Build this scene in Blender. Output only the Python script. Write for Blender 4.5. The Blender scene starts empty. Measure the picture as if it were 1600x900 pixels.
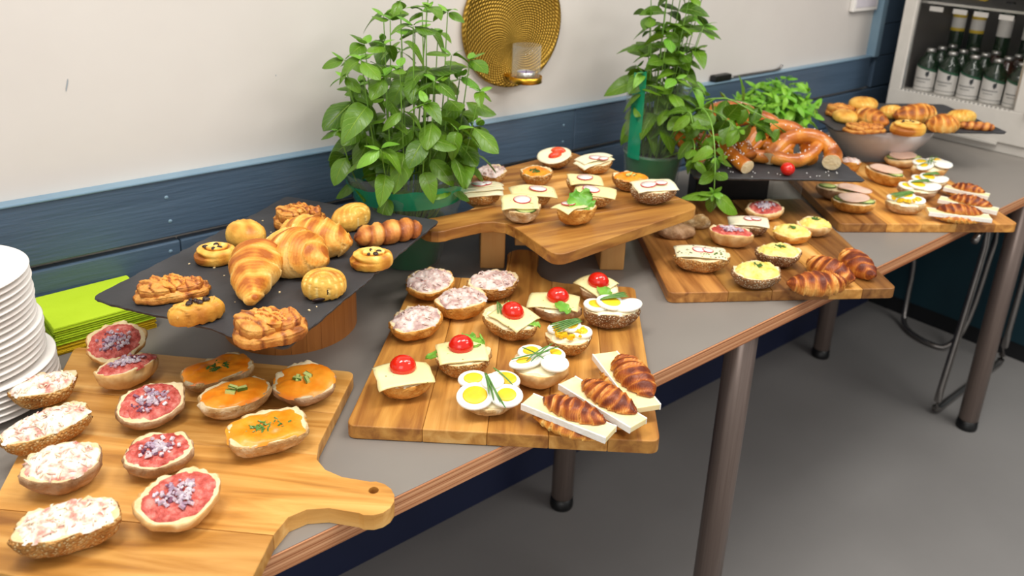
import bpy, bmesh, math, random
from math import sin, cos, pi, radians, sqrt, atan2
from mathutils import Vector, Matrix, Euler, noise
random.seed(7)
C = bpy.context.scene.collection
S = bpy.context.scene

# ---------------------------------------------------------------- camera
cam_data = bpy.data.cameras.new('camera')
cam = bpy.data.objects.new('camera', cam_data); C.objects.link(cam)
YAW, PITCH, ROLL = 0.703099643, -0.353303836, 0.0374353274
CAM_H = 1.40
fwd = Vector((cos(PITCH)*sin(YAW), cos(PITCH)*cos(YAW), sin(PITCH)))
right = Vector((cos(YAW), -sin(YAW), 0)); up = right.cross(fwd)
r2 = right*cos(ROLL)+up*sin(ROLL); u2 = -right*sin(ROLL)+up*cos(ROLL)
mw = Matrix((( r2.x, u2.x, -fwd.x, 0), (r2.y, u2.y, -fwd.y, 0), (r2.z, u2.z, -fwd.z, CAM_H), (0, 0, 0, 1)))
cam.matrix_world = mw
cam_data.sensor_width = 36.0
cam_data.lens = 1308.2/1600*36.0
cam_data.shift_x = 0.0
cam_data.shift_y = -(450-317.45)/1600
cam_data.clip_start = 0.02
cam_data.dof.use_dof = True
cam_data.dof.focus_distance = 1.12
cam_data.dof.aperture_fstop = 5.6
S.camera = cam

# ---------------------------------------------------------------- world, lamps, exposure
S.view_settings.view_transform = 'Standard'; S.view_settings.look = 'None'
S.view_settings.gamma = 1.0; S.view_settings.exposure = 0.35
wd = bpy.data.worlds.new('room_air'); S.world = wd; wd.use_nodes = True
wd.node_tree.nodes['Background'].inputs[0].default_value = (1.0, 0.975, 0.94, 1)
wd.node_tree.nodes['Background'].inputs[1].default_value = 0.48
def lamp(name, loc, rot, sx, sy, watts, col):
    l = bpy.data.lights.new(name, 'AREA'); l.shape = 'RECTANGLE'; l.size = sx; l.size_y = sy
    l.energy = watts; l.color = col
    o = bpy.data.objects.new(name, l); C.objects.link(o); o.location = loc; o.rotation_euler = rot
    return o
lamp('overhead_light', (0.0, 0.75, 2.5), (0, 0, 0), 0.7, 0.35, 15, (1.0, 0.96, 0.89))
lamp('overhead_light', (1.1, 0.35, 2.5), (0, 0, 0), 1.0, 0.4, 15, (1.0, 0.96, 0.90))
lamp('overhead_light', (2.3, 0.1, 2.5), (0, 0, 0), 1.0, 0.5, 9, (1.0, 0.96, 0.91))
lamp('rear_area_light', (-1.6, -1.2, 1.9), (radians(68), 0, radians(-55)), 1.6, 1.4, 16, (1.0, 0.98, 0.95))  # large area light behind the camera, facing the table
lamp('overhead_light', (2.2, -0.9, 2.5), (0, 0, 0), 1.2, 0.5, 22, (1.0, 0.97, 0.93))  # added fill lamp, brightens the floor towards the right

# ---------------------------------------------------------------- helpers
def lin(h):
    h = h.lstrip('#'); v = [int(h[i:i+2], 16)/255 for i in (0, 2, 4)]
    return tuple(((c/12.92) if c <= 0.04045 else ((c+0.055)/1.055)**2.4) for c in v)+(1,)

def mat(name, stops, scale=30, detail=5, rough=0.5, bump=0.0, bscale=None, stretch=(1, 1, 1), rand=True,
        sss=0.0, metallic=0.0, coat=0.0, attr=None, tex='noise', btex='noise', trans=0.0, alpha=1.0, ior=1.45, distort=0.0,
        specks=None, sssr=(1, .5, .3), rough2=None, val_rand=0.0, spec=0.5):
    m = bpy.data.materials.new(name); m.use_nodes = True
    nt = m.node_tree; N = nt.nodes; L = nt.links
    b = N['Principled BSDF']
    tc = N.new('ShaderNodeTexCoord'); mp = N.new('ShaderNodeMapping'); mp.inputs['Scale'].default_value = stretch
    L.new(tc.outputs['Object'], mp.inputs['Vector'])
    oi = N.new('ShaderNodeObjectInfo')
    if rand:
        mul = N.new('ShaderNodeMath'); mul.operation = 'MULTIPLY'; mul.inputs[1].default_value = 37.0
        L.new(oi.outputs['Random'], mul.inputs[0]); L.new(mul.outputs[0], mp.inputs['Location'])
    def texn(kind, sc, det):
        if kind == 'noise':
            t = N.new('ShaderNodeTexNoise'); t.inputs['Detail'].default_value = det; t.inputs['Distortion'].default_value = distort; o = t.outputs[0]
        elif kind == 'voronoi':
            t = N.new('ShaderNodeTexVoronoi'); o = t.outputs['Distance']
        elif kind == 'wave':
            t = N.new('ShaderNodeTexWave'); t.inputs['Distortion'].default_value = distort; t.inputs['Detail'].default_value = det; o = t.outputs['Fac']
        t.inputs['Scale'].default_value = sc; L.new(mp.outputs[0], t.inputs['Vector']); return o
    fac = texn(tex, scale, detail)
    if attr:
        at = N.new('ShaderNodeAttribute'); at.attribute_name = attr[0]
        mx = N.new('ShaderNodeMix'); mx.data_type = 'FLOAT'; mx.inputs[0].default_value = attr[1]
        L.new(fac, mx.inputs[2]); L.new(at.outputs['Fac'], mx.inputs[3]); fac = mx.outputs[0]
    ramp = N.new('ShaderNodeValToRGB'); e = ramp.color_ramp.elements
    stops = [(p, lin(c) if isinstance(c, str) else c) for p, c in stops]
    while len(e) < len(stops): e.new(0.5)
    for el, (p, c) in zip(e, stops): el.position = p; el.color = c
    L.new(fac, ramp.inputs[0]); col = ramp.outputs[0]
    if specks:      # (scale, threshold, colour[, softness])
        v = N.new('ShaderNodeTexVoronoi'); v.inputs['Scale'].default_value = specks[0]; L.new(mp.outputs[0], v.inputs['Vector'])
        rp = N.new('ShaderNodeValToRGB'); rp.color_ramp.elements[0].position = specks[1]; rp.color_ramp.elements[1].position = specks[1]+0.06
        rp.color_ramp.elements[0].color = (1, 1, 1, 1); rp.color_ramp.elements[1].color = (0, 0, 0, 1)
        L.new(v.outputs['Distance'], rp.inputs[0])
        mc = N.new('ShaderNodeMix'); mc.data_type = 'RGBA'; L.new(rp.outputs[0], mc.inputs[0]); L.new(col, mc.inputs[6]); mc.inputs[7].default_value = lin(specks[2])
        col = mc.outputs[2]
    if val_rand:
        hs = N.new('ShaderNodeHueSaturation'); mr = N.new('ShaderNodeMapRange')
        mr.inputs[3].default_value = 1-val_rand; mr.inputs[4].default_value = 1+val_rand
        L.new(oi.outputs['Random'], mr.inputs[0]); L.new(mr.outputs[0], hs.inputs['Value']); L.new(col, hs.inputs['Color']); col = hs.outputs[0]
    L.new(col, b.inputs['Base Color'])
    b.inputs['Roughness'].default_value = rough; b.inputs['Metallic'].default_value = metallic
    b.inputs['Coat Weight'].default_value = coat; b.inputs['Coat Roughness'].default_value = 0.15
    b.inputs['Specular IOR Level'].default_value = spec
    if sss:
        b.inputs['Subsurface Weight'].default_value = sss; b.inputs['Subsurface Scale'].default_value = 0.01; b.inputs['Subsurface Radius'].default_value = sssr
    b.inputs['Transmission Weight'].default_value = trans; b.inputs['Alpha'].default_value = alpha; b.inputs['IOR'].default_value = ior
    if rough2 is not None:
        mr = N.new('ShaderNodeMapRange'); mr.inputs[3].default_value = rough; mr.inputs[4].default_value = rough2
        L.new(fac, mr.inputs[0]); L.new(mr.outputs[0], b.inputs['Roughness'])
    if bump:
        bp = N.new('ShaderNodeBump'); bp.inputs['Strength'].default_value = 1.0; bp.inputs['Distance'].default_value = bump
        L.new(texn(btex, bscale or scale*3, 4), bp.inputs['Height']); L.new(bp.outputs[0], b.inputs['Normal'])
    return m

def mesh(name, V, F, mats, parent=None, smooth=True, midx=None, attr=None, loc=None):
    me = bpy.data.meshes.new(name); me.from_pydata([tuple(v) for v in V], [], F); me.update()
    if smooth: me.polygons.foreach_set('use_smooth', [True]*len(me.polygons))
    if not isinstance(mats, (list, tuple)): mats = [mats]
    for m in mats: me.materials.append(m)
    if midx: me.polygons.foreach_set('material_index', midx)
    if attr:
        for an, vals in attr.items():
            a = me.attributes.new(an, 'FLOAT', 'POINT'); a.data.foreach_set('value', vals)
    o = bpy.data.objects.new(name, me); C.objects.link(o)
    if parent: o.parent = parent
    if loc: o.location = loc
    return o

def join(parts):
    V, F = [], []
    for v, f in parts:
        n = len(V); V += [tuple(x) for x in v]; F += [tuple(i+n for i in q) for q in f]
    return V, F
def xf(part, M): return [tuple(M @ Vector(v)) for v in part[0]], part[1]
def T(x, y, z, rz=0, s=1, rx=0, ry=0):
    return Matrix.Translation((x, y, z)) @ Euler((rx, ry, rz)).to_matrix().to_4x4() @ Matrix.Scale(s, 4)

def box(x0, x1, y0, y1, z0, z1):
    V = [(x0, y0, z0), (x1, y0, z0), (x1, y1, z0), (x0, y1, z0), (x0, y0, z1), (x1, y0, z1), (x1, y1, z1), (x0, y1, z1)]
    return V, [(0, 3, 2, 1), (4, 5, 6, 7), (0, 1, 5, 4), (1, 2, 6, 5), (2, 3, 7, 6), (3, 0, 4, 7)]
def bev(o, w=0.002, seg=2, ang=40):
    b = o.modifiers.new('bevel', 'BEVEL'); b.width = w; b.segments = seg; b.limit_method = 'ANGLE'; b.angle_limit = radians(ang)
    return o
def solid(o, t, off=-1):
    s = o.modifiers.new('solid', 'SOLIDIFY'); s.thickness = t; s.offset = off; return o
def lathe(prof, seg=40, ex=1, ey=1, close=False):
    """prof: list of (r, z). returns verts, faces"""
    V, F = [], []; n = len(prof)
    for k in range(seg):
        a = 2*pi*k/seg
        for r, z in prof: V.append((r*cos(a)*ex, r*sin(a)*ey, z))
    for k in range(seg):
        k2 = (k+1) % seg
        for i in range(n-1): F.append((k*n+i, k2*n+i, k2*n+i+1, k*n+i+1))
        if close: F.append((k*n+n-1, k2*n+n-1, k2*n, k*n))
    return V, F
def tube(pts, rad, seg=8, cap=True, squash=1.0):
    pts = [Vector(p) for p in pts]; n = len(pts); V, F = [], []
    R = rad if isinstance(rad, (list, tuple)) else [rad]*n
    ref = Vector((0, 0, 1)) if abs((pts[-1]-pts[0]).normalized().z) < 0.9 else Vector((1, 0, 0))
    for i, p in enumerate(pts):
        t = (pts[min(i+1, n-1)]-pts[max(i-1, 0)]).normalized()
        a = t.cross(ref)
        if a.length < 1e-4: a = t.cross(Vector((0, 1, 0)))
        a.normalize(); b = a.cross(t).normalized(); 
        for k in range(seg):
            th = 2*pi*k/seg; V.append(p+(a*cos(th)+b*sin(th)*squash)*R[i])
    for i in range(n-1):
        for k in range(seg):
            k2 = (k+1) % seg; F.append((i*seg+k, i*seg+k2, (i+1)*seg+k2, (i+1)*seg+k))
    if cap: F.append(tuple(range(seg-1, -1, -1))); F.append(tuple((n-1)*seg+k for k in range(seg)))
    return V, F
def smooth_path(pts, n=24):
    P = [Vector(p) for p in pts]; P = [2*P[0]-P[1]]+P+[2*P[-1]-P[-2]]; out = []; m = len(P)-3
    for j in range(n+1):
        u = j/n*m; i = min(int(u), m-1); t = u-i
        a, b, c, d = P[i:i+4]
        out.append(0.5*((2*b)+(c-a)*t+(2*a-5*b+4*c-d)*t*t+(3*b-3*c+d-a)*t**3))
    return out
def N3(x, y, z=0.0): return noise.noise(Vector((x, y, z)))

def tag(o, label, cat, group=None):
    o['label'] = label; o['category'] = cat
    if group: o['group'] = group
    return o
def thing(name, label, cat, loc=(0, 0, 0), rz=0, group=None, rot=None):
    o = bpy.data.objects.new(name, None); C.objects.link(o); o.empty_display_size = 0.02
    o.location = loc; o.rotation_euler = rot or (0, 0, rz)
    return tag(o, label, cat, group)
def struct(o): o['kind'] = 'structure'; return o
def stuff(o): o['kind'] = 'stuff'; return o
# ---------------------------------------------------------------- materials
M = {}
M['white_wall'] = mat('white_paint', [(0.35, '#d0cac4'), (0.65, '#d6d1cb')], scale=3, rough=0.38, bump=0.0006, bscale=14, rand=False)
M['blue_paint'] = mat('blue_paint', [(0.3, '#43566a'), (0.7, '#4e6277')], scale=5, rough=0.38, bump=0.0012, bscale=26, stretch=(0.5, 6, 6), coat=0.15, val_rand=0.05)
M['blue_edge'] = mat('lit_blue_edge', [(0.3, '#6f8ba0'), (0.7, '#7f9aac')], scale=8, rough=0.4, rand=False)  # paler than the boards: light on the bevelled edge is put into the colour
M['navy'] = mat('navy_paint', [(0.3, '#1d2440'), (0.7, '#222a48')], scale=4, rough=0.5, rand=False)
M['teal'] = mat('teal_paint', [(0.3, '#0c2c36'), (0.7, '#10343f')], scale=4, rough=0.5, rand=False)
M['dark'] = mat('dark_skirting', [(0.3, '#0a0c0f'), (0.7, '#101216')], scale=4, rough=0.6, rand=False)
M['floor'] = mat('grey_linoleum', [(0.3, '#7d7b79'), (0.7, '#868482')], scale=2.2, rough=0.42, bump=0.0003, bscale=60, rand=False)
M['laminate'] = mat('grey_laminate', [(0.3, '#807a74'), (0.7, '#868079')], scale=6, rough=0.34, rand=False, rough2=0.42)
M['ply'] = mat('plywood_edge', [(0.36, '#9a5c36'), (0.46, '#cf9468'), (0.54, '#a5683f'), (0.64, '#dca478')], scale=110, detail=1, rough=0.5, stretch=(0.006, 0.3, 3), rand=False)
M['leg'] = mat('brushed_brown_steel', [(0.3, '#75665f'), (0.7, '#85766e')], scale=50, rough=0.30, metallic=0.55, stretch=(6, 6, 0.1))
M['black'] = mat('black_plastic', [(0.3, '#0d0d0e'), (0.7, '#141415')], rough=0.4, rand=False)
M['chrome'] = mat('grey_tube_steel', [(0.3, '#8d8986'), (0.7, '#9a9693')], rough=0.25, metallic=0.9, rand=False)
M['slate'] = mat('slate', [(0.3, '#2e2e31'), (0.55, '#38383b'), (0.8, '#434346')], scale=14, detail=8, rough=0.55, bump=0.0012, bscale=30)
M['acacia'] = mat('acacia_wood', [(0.15, '#5f3816'), (0.38, '#96602a'), (0.6, '#c08840'), (0.85, '#d9a558')], scale=5.5, detail=8, rough=0.42, bump=0.0003, bscale=60, stretch=(9, 0.8, 9), val_rand=0.32, distort=0.6)
M['acacia_light'] = mat('pale_acacia_wood', [(0.25, '#8f5c26'), (0.42, '#bd843c'), (0.58, '#d6a056'), (0.75, '#e3b670')], scale=4.5, detail=8, rough=0.42, bump=0.0003, bscale=60, stretch=(9, 0.8, 9), val_rand=0.10, distort=0.8)
M['acacia_dark'] = mat('dark_acacia_wood', [(0.15, '#4c2c14'), (0.38, '#7d4d22'), (0.6, '#a8733a'), (0.85, '#c9944f')], scale=5.5, detail=8, rough=0.42, bump=0.0003, bscale=60, stretch=(9, 0.8, 9), val_rand=0.35, distort=0.6)
M['pine'] = mat('pine_block', [(0.2, '#c98d4c'), (0.8, '#dcaa68')], scale=8, rough=0.5, stretch=(6, 6, 0.6), val_rand=0.1)
M['bamboo'] = mat('bamboo_drum', [(0.2, '#9a5c28'), (0.8, '#bd7a3c')], scale=10, rough=0.45, stretch=(8, 8, 0.5), rand=False)
M['paper_white'] = mat('white_paper', [(0.3, '#e9e4df'), (0.7, '#efebe6')], rough=0.6, rand=False)
M['lime'] = mat('lime_paper', [(0.3, '#b4d21f'), (0.7, '#bddb2b')], scale=20, rough=0.8, bump=0.0003, bscale=400)
M['yellow'] = mat('yellow_paper', [(0.3, '#dcb818'), (0.7, '#e6c622')], scale=20, rough=0.8, bump=0.0003, bscale=400)
M['darklime'] = mat('green_paper', [(0.3, '#8fae1c'), (0.7, '#98b824')], scale=20, rough=0.8)
# breads
def bread(n, c0, c1, c2, specks=None, bump=0.0018, bscale=90, rough=0.75):
    return mat(n, [(0.30, c0), (0.48, c1), (0.66, c2)], scale=46, detail=8, rough=rough+.1, bump=bump*1.5, bscale=bscale, specks=specks, spec=0.25, btex='voronoi' if specks else 'noise')
M['crust_seed'] = bread('seeded_crust', '#9c6a34', '#bd8648', '#d3a262', specks=(260, 0.26, '#dcc08c'), bump=0.0028, bscale=260)
M['crust_dark'] = bread('dark_seeded_crust', '#6d4a2c', '#8e6440', '#a77f56', specks=(270, 0.30, '#d8c6a8'), bump=0.0028, bscale=270)
M['crust_brown'] = bread('rye_crust', '#8d6a4a', '#a98460', '#bd9a78', bump=0.0036, bscale=90)
M['crust_pale'] = bread('pale_crust', '#c08d52', '#d6a96c', '#e6c48e', bump=0.0012, bscale=50)
M['crust_flour'] = bread('floured_crust', '#a67c4c', '#c39c68', '#e0c9a4', bump=0.0036, bscale=150)
M['crust_gold'] = bread('golden_crust', '#a86a26', '#c98a3c', '#e0aa5c', bump=0.0040, bscale=140)
M['crumb'] = mat('bread_crumb', [(0.3, '#d9bd8c'), (0.7, '#ecd9b2')], scale=70, rough=0.9, bump=0.0015, bscale=200, sss=0.1)
# toppings
M['salad'] = mat('creamy_pink_salad', [(0.36, '#dc8d80'), (0.43, '#ebc3b0'), (0.52, '#f6ead9'), (0.72, '#f8f0e2')], scale=75, detail=4, rough=0.32, bump=0.002, bscale=110, sss=0.1, specks=(150, 0.10, '#8a7a55'))
M['salad_grey'] = mat('mauve_meat_salad', [(0.34, '#b08d86'), (0.44, '#cbaea6'), (0.54, '#e3cec5'), (0.75, '#f0e3da')], scale=70, detail=4, rough=0.35, bump=0.002, bscale=130, sss=0.2)
M['shred_pink'] = mat('pink_shred', [(0.4, '#e0a79b'), (0.6, '#f3ddcf')], scale=60, rough=0.32, sss=0.2)
M['shred_grey'] = mat('mauve_shred', [(0.4, '#c6a5a0'), (0.6, '#e4d0c8')], scale=60, rough=0.32, sss=0.2)
M['mett'] = mat('raw_minced_pork', [(0.34, '#ad3f36'), (0.5, '#c8584d'), (0.66, '#dd8678')], scale=110, rough=0.35, bump=0.0028, bscale=190, sss=0.2)
M['onion'] = mat('chopped_onion', [(0.4, '#a98ba0'), (0.6, '#e3d2d6')], scale=60, rough=0.22, sss=0.3)
M['onion_dark'] = mat('purple_onion', [(0.4, '#5a3047'), (0.6, '#8a5a70')], scale=60, rough=0.25)
M['orange'] = mat('orange_spread', [(0.35, '#ee7f10'), (0.65, '#fa9f2c')], scale=35, rough=0.35, bump=0.0016, bscale=40, sss=0.2)
M['egg_salad'] = mat('egg_salad', [(0.35, '#ecc95a'), (0.6, '#f6e08a')], scale=60, rough=0.4, bump=0.003, bscale=110, sss=0.2)
M['herb'] = mat('green_herb', [(0.3, '#2c4f1c'), (0.7, '#557f2c')], scale=60, rough=0.5)
M['chive'] = mat('chives', [(0.3, '#3f6b28'), (0.7, '#6f9a4c')], scale=40, rough=0.35)
M['cheese'] = mat('herb_cheese', [(0.3, '#f0dc98'), (0.7, '#f5e6ae')], scale=12, rough=0.32, sss=0.15, specks=(95, 0.085, '#8c8a4a'), bump=0.0003, bscale=60)
M['cheese_white'] = mat('pale_cheese', [(0.3, '#efe2b8'), (0.7, '#f4eacb')], scale=12, rough=0.35, sss=0.15)
M['cheese_pepper'] = mat('pepper_cheese', [(0.3, '#efe2b8'), (0.7, '#f4eacb')], scale=12, rough=0.35, sss=0.15, specks=(110, 0.2, '#3f4225'))
M['tomato'] = mat('tomato_skin', [(0.3, '#c9180c'), (0.7, '#dc2a12')], scale=12, rough=0.12, sss=0.12, coat=0.5, sssr=(1, .2, .1))
M['tomato_cut'] = mat('tomato_flesh', [(0.3, '#d2301a'), (0.7, '#ea6a3c')], scale=60, rough=0.2, sss=0.2)
M['lettuce'] = mat('lettuce', [(0.3, '#4f8f24'), (0.7, '#8cc14a')], scale=25, rough=0.35, bump=0.0015, bscale=70, sss=0.1)
M['eggwhite'] = mat('boiled_egg_white', [(0.3, '#f3efe2'), (0.7, '#f8f5ec')], scale=10, rough=0.22, sss=0.3)
M['yolk'] = mat('egg_yolk', [(0.3, '#eeb40a'), (0.7, '#f7cf2e')], scale=40, rough=0.42, bump=0.0006, bscale=120, sss=0.2)
M['radish'] = mat('radish_flesh', [(0.3, '#f3e7dc'), (0.7, '#f8f0e8')], scale=20, rough=0.3, sss=0.2)
M['radish_skin'] = mat('radish_skin', [(0.3, '#b81c30'), (0.7, '#cf2c40')], scale=20, rough=0.25)
M['cuke'] = mat('cucumber_flesh', [(0.3, '#b8c56a'), (0.7, '#d4dc92')], scale=60, rough=0.25, sss=0.2)
M['cuke_skin'] = mat('cucumber_skin', [(0.3, '#3f5c1e'), (0.7, '#5c7c2c')], scale=40, rough=0.3)
M['ham'] = mat('pale_sausage_slice', [(0.3, '#e2b6a0'), (0.7, '#ecc6b2')], scale=30, rough=0.3, sss=0.25)
M['brie'] = mat('brie_paste', [(0.3, '#f2dc9e'), (0.7, '#f7e7b8')], scale=30, rough=0.35, sss=0.2)
M['rind'] = mat('brie_rind', [(0.3, '#ece6da'), (0.7, '#f6f2ea')], scale=60, rough=0.8, bump=0.001, bscale=150)
M['salt'] = mat('salt_grain', [(0.3, '#f1ece4'), (0.7, '#ffffff')], rough=0.4, rand=False)
# pastries
def baked(n, st, aw=0.68, bump=0.0016, bscale=120, coat=0.08, rough=0.5, stretch=(1, 1, 1)):
    return mat(n, st, scale=28, detail=6, rough=rough, bump=bump, bscale=bscale, coat=coat, attr=('bake', aw), stretch=stretch, spec=0.4)
M['croissant'] = baked('baked_croissant', [(0.15, '#f0c472'), (0.34, '#dd9840'), (0.52, '#bb6c22'), (0.75, '#80400f')])
M['croissant_pale'] = baked('golden_croissant', [(0.15, '#f6d389'), (0.34, '#eab257'), (0.52, '#d88f34'), (0.75, '#aa5c1a')])
M['croissant_dark'] = baked('dark_croissant', [(0.15, '#e8ad5c'), (0.32, '#c67a30'), (0.48, '#994a18'), (0.68, '#64270c')])
M['roll_pastry'] = baked('chocolate_roll_pastry', [(0.15, '#f4d685'), (0.36, '#e9b855'), (0.55, '#d99a3a'), (0.8, '#a8621f')])
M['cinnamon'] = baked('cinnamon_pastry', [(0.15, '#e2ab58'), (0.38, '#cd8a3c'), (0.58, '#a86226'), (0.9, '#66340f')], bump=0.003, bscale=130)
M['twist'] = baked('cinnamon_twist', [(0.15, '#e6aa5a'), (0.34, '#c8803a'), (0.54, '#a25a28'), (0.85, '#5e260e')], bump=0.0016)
M['pretzel'] = baked('pretzel_crust', [(0.15, '#e6a24a'), (0.38, '#cf7f2a'), (0.6, '#a95816'), (0.85, '#6f300c')], coat=0.5, rough=0.3, aw=0.4)
M['choc'] = mat('dark_chocolate', [(0.3, '#22120c'), (0.7, '#38201a')], scale=60, rough=0.35)
M['custard'] = mat('custard_cream', [(0.3, '#cda850'), (0.7, '#b89058')], scale=60, rough=0.4)
# plants
def leafmat(n, c0, c1, tip):
    m = bpy.data.materials.new(n); m.use_nodes = True; nt = m.node_tree; Nn = nt.nodes; L = nt.links; b = Nn['Principled BSDF']
    uv = Nn.new('ShaderNodeUVMap'); sp = Nn.new('ShaderNodeSeparateXYZ'); L.new(uv.outputs[0], sp.inputs[0])
    # side veins follow (u - 0.55|v|), midrib follows |v|
    ab = Nn.new('ShaderNodeMath'); ab.operation = 'ABSOLUTE'; sub = Nn.new('ShaderNodeMath'); sub.operation = 'SUBTRACT'; sub.inputs[1].default_value = 0.5
    L.new(sp.outputs[1], sub.inputs[0]); L.new(sub.outputs[0], ab.inputs[0])
    ma = Nn.new('ShaderNodeMath'); ma.operation = 'MULTIPLY_ADD'; L.new(ab.outputs[0], ma.inputs[0]); ma.inputs[1].default_value = -0.55; L.new(sp.outputs[0], ma.inputs[2])
    mf = Nn.new('ShaderNodeMath'); mf.operation = 'MULTIPLY'; mf.inputs[1].default_value = 44.0; L.new(ma.outputs[0], mf.inputs[0])
    sn = Nn.new('ShaderNodeMath'); sn.operation = 'COSINE'; L.new(mf.outputs[0], sn.inputs[0])
    rib = Nn.new('ShaderNodeMapRange'); rib.inputs[1].default_value = 0.0; rib.inputs[2].default_value = 0.035; rib.inputs[3].default_value = 1; rib.inputs[4].default_value = 0
    L.new(ab.outputs[0], rib.inputs[0])
    vr = Nn.new('ShaderNodeMapRange'); vr.inputs[1].default_value = 0.86; vr.inputs[2].default_value = 1.0; L.new(sn.outputs[0], vr.inputs[0])
    mx = Nn.new('ShaderNodeMath'); mx.operation = 'MAXIMUM'; L.new(rib.outputs[0], mx.inputs[0])
    h = Nn.new('ShaderNodeMath'); h.operation = 'MULTIPLY'; h.inputs[1].default_value = 0.4; L.new(vr.outputs[0], h.inputs[0]); L.new(h.outputs[0], mx.inputs[1])
    oi = Nn.new('ShaderNodeObjectInfo'); rp = Nn.new('ShaderNodeValToRGB')
    rp.color_ramp.elements[0].color = lin(c0); rp.color_ramp.elements[1].color = lin(c1); L.new(oi.outputs['Random'], rp.inputs[0])
    mc = Nn.new('ShaderNodeMix'); mc.data_type = 'RGBA'; L.new(mx.outputs[0], mc.inputs[0]); L.new(rp.outputs[0], mc.inputs[6]); mc.inputs[7].default_value = lin(tip)
    L.new(mc.outputs[2], b.inputs['Base Color']); b.inputs['Roughness'].default_value = 0.36
    bp = Nn.new('ShaderNodeBump'); bp.inputs['Distance'].default_value = 0.0009; bp.invert = True; L.new(mx.outputs[0], bp.inputs['Height']); L.new(bp.outputs[0], b.inputs['Normal'])
    tr = Nn.new('ShaderNodeBsdfTranslucent'); L.new(mc.outputs[2], tr.inputs[0]); ms = Nn.new('ShaderNodeMixShader'); ms.inputs[0].default_value = 0.16
    L.new(b.outputs[0], ms.inputs[1]); L.new(tr.outputs[0], ms.inputs[2]); L.new(ms.outputs[0], Nn['Material Output'].inputs[0])
    return m
M['leaf'] = leafmat('basil_leaf', '#42690c', '#69941f', '#93b548')
M['leaf_young'] = leafmat('young_basil_leaf', '#5f9a26', '#82b838', '#a4cf62')
M['leaf_bright'] = leafmat('bright_herb_leaf', '#62aa1c', '#92cc38', '#b8e068')
M['stem'] = mat('green_stem', [(0.3, '#5c8a2e'), (0.7, '#7faa44')], rough=0.4, rand=False)
M['pot_green'] = mat('dark_green_pot', [(0.3, '#0b5c31'), (0.7, '#117a42')], rough=0.3, rand=False, scale=10, coat=0.3)
M['soil'] = mat('potting_soil', [(0.3, '#1c130c'), (0.7, '#33241a')], rough=0.95, scale=60, bump=0.003, rand=False)
def film(n, col, dens, rough=0.06, edge=0.5):
    m = bpy.data.materials.new(n); m.use_nodes = True; nt = m.node_tree; Nn = nt.nodes; L = nt.links; b = Nn['Principled BSDF']
    b.inputs['Base Color'].default_value = lin(col); b.inputs['Roughness'].default_value = rough; b.inputs['Coat Weight'].default_value = 0.6
    tp = Nn.new('ShaderNodeBsdfTransparent'); lw = Nn.new('ShaderNodeLayerWeight'); lw.inputs[0].default_value = 0.35
    mr = Nn.new('ShaderNodeMapRange'); mr.inputs[3].default_value = dens; mr.inputs[4].default_value = min(1, dens+edge); L.new(lw.outputs['Facing'], mr.inputs[0])
    ms = Nn.new('ShaderNodeMixShader'); L.new(mr.outputs[0], ms.inputs[0]); L.new(tp.outputs[0], ms.inputs[1]); L.new(b.outputs[0], ms.inputs[2]); L.new(ms.outputs[0], Nn['Material Output'].inputs[0])
    return m
M['film_clear'] = film('clear_plastic_film', '#c4d2c8', 0.04, 0.10, 0.36)
M['film_green'] = film('green_plastic_film', '#16a076', 0.72, 0.15)
M['glass'] = mat('clear_glass', [(0.3, '#ffffff'), (0.7, '#ffffff')], rough=0.02, trans=1.0, ior=1.45, rand=False)
M['tumbler'] = film('tumbler_glass', '#cfd3cc', 0.02, 0.03, 0.25)
M['pane'] = film('fridge_glass', '#3a3c3d', 0.03, 0.04, 0.3)
# brass with a dimpled spiral pattern
mb = bpy.data.materials.new('dimpled_brass'); mb.use_nodes = True
b_ = mb.node_tree.nodes['Principled BSDF']; nn = mb.node_tree.nodes; ll = mb.node_tree.links
b_.inputs['Base Color'].default_value = lin('#b98a24'); b_.inputs['Metallic'].default_value = 0.8; b_.inputs['Roughness'].default_value = 0.42
tc = nn.new('ShaderNodeTexCoord'); sx = nn.new('ShaderNodeSeparateXYZ'); ll.new(tc.outputs['Object'], sx.inputs[0])
def mth(op, a, b=None, c=None):
    n = nn.new('ShaderNodeMath'); n.operation = op
    for i, v in enumerate((a, b, c)):
        if v is None: continue
        if isinstance(v, (int, float)): n.inputs[i].default_value = v
        else: ll.new(v, n.inputs[i])
    return n.outputs[0]
X_, Z_ = sx.outputs[0], mth('ADD', sx.outputs[2], 0.05)
rr = mth('SQRT', mth('ADD', mth('MULTIPLY', X_, X_), mth('MULTIPLY', Z_, Z_)))
th = mth('ARCTAN2', Z_, X_)
g1 = mth('SINE', mth('MULTIPLY', rr, 900.0)); g2 = mth('SINE', mth('MULTIPLY_ADD', th, 46.0, mth('MULTIPLY', rr, 160.0)))
hh = mth('MULTIPLY', g1, g2)
bp = nn.new('ShaderNodeBump'); bp.inputs['Distance'].default_value = 0.0012; ll.new(hh, bp.inputs['Height']); ll.new(bp.outputs[0], b_.inputs['Normal'])
cr = nn.new('ShaderNodeValToRGB'); cr.color_ramp.elements[0].color = lin('#8d6c22'); cr.color_ramp.elements[1].color = lin('#c09a42'); ll.new(mth('MULTIPLY_ADD', hh, 0.5, 0.5), cr.inputs[0]); ll.new(cr.outputs[0], b_.inputs['Base Color'])
M['brass_dimple'] = mb
M['brass'] = mat('brass', [(0.3, '#b88a26'), (0.7, '#c99b34')], rough=0.28, metallic=0.9, rand=False)
M['wax'] = mat('lilac_wax', [(0.3, '#8f7fae'), (0.7, '#a090bd')], rough=0.4, sss=0.3, rand=False)
M['alu'] = mat('aluminium', [(0.3, '#c9c7c2'), (0.7, '#d6d4cf')], rough=0.3, metallic=0.8, rand=False)
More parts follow.
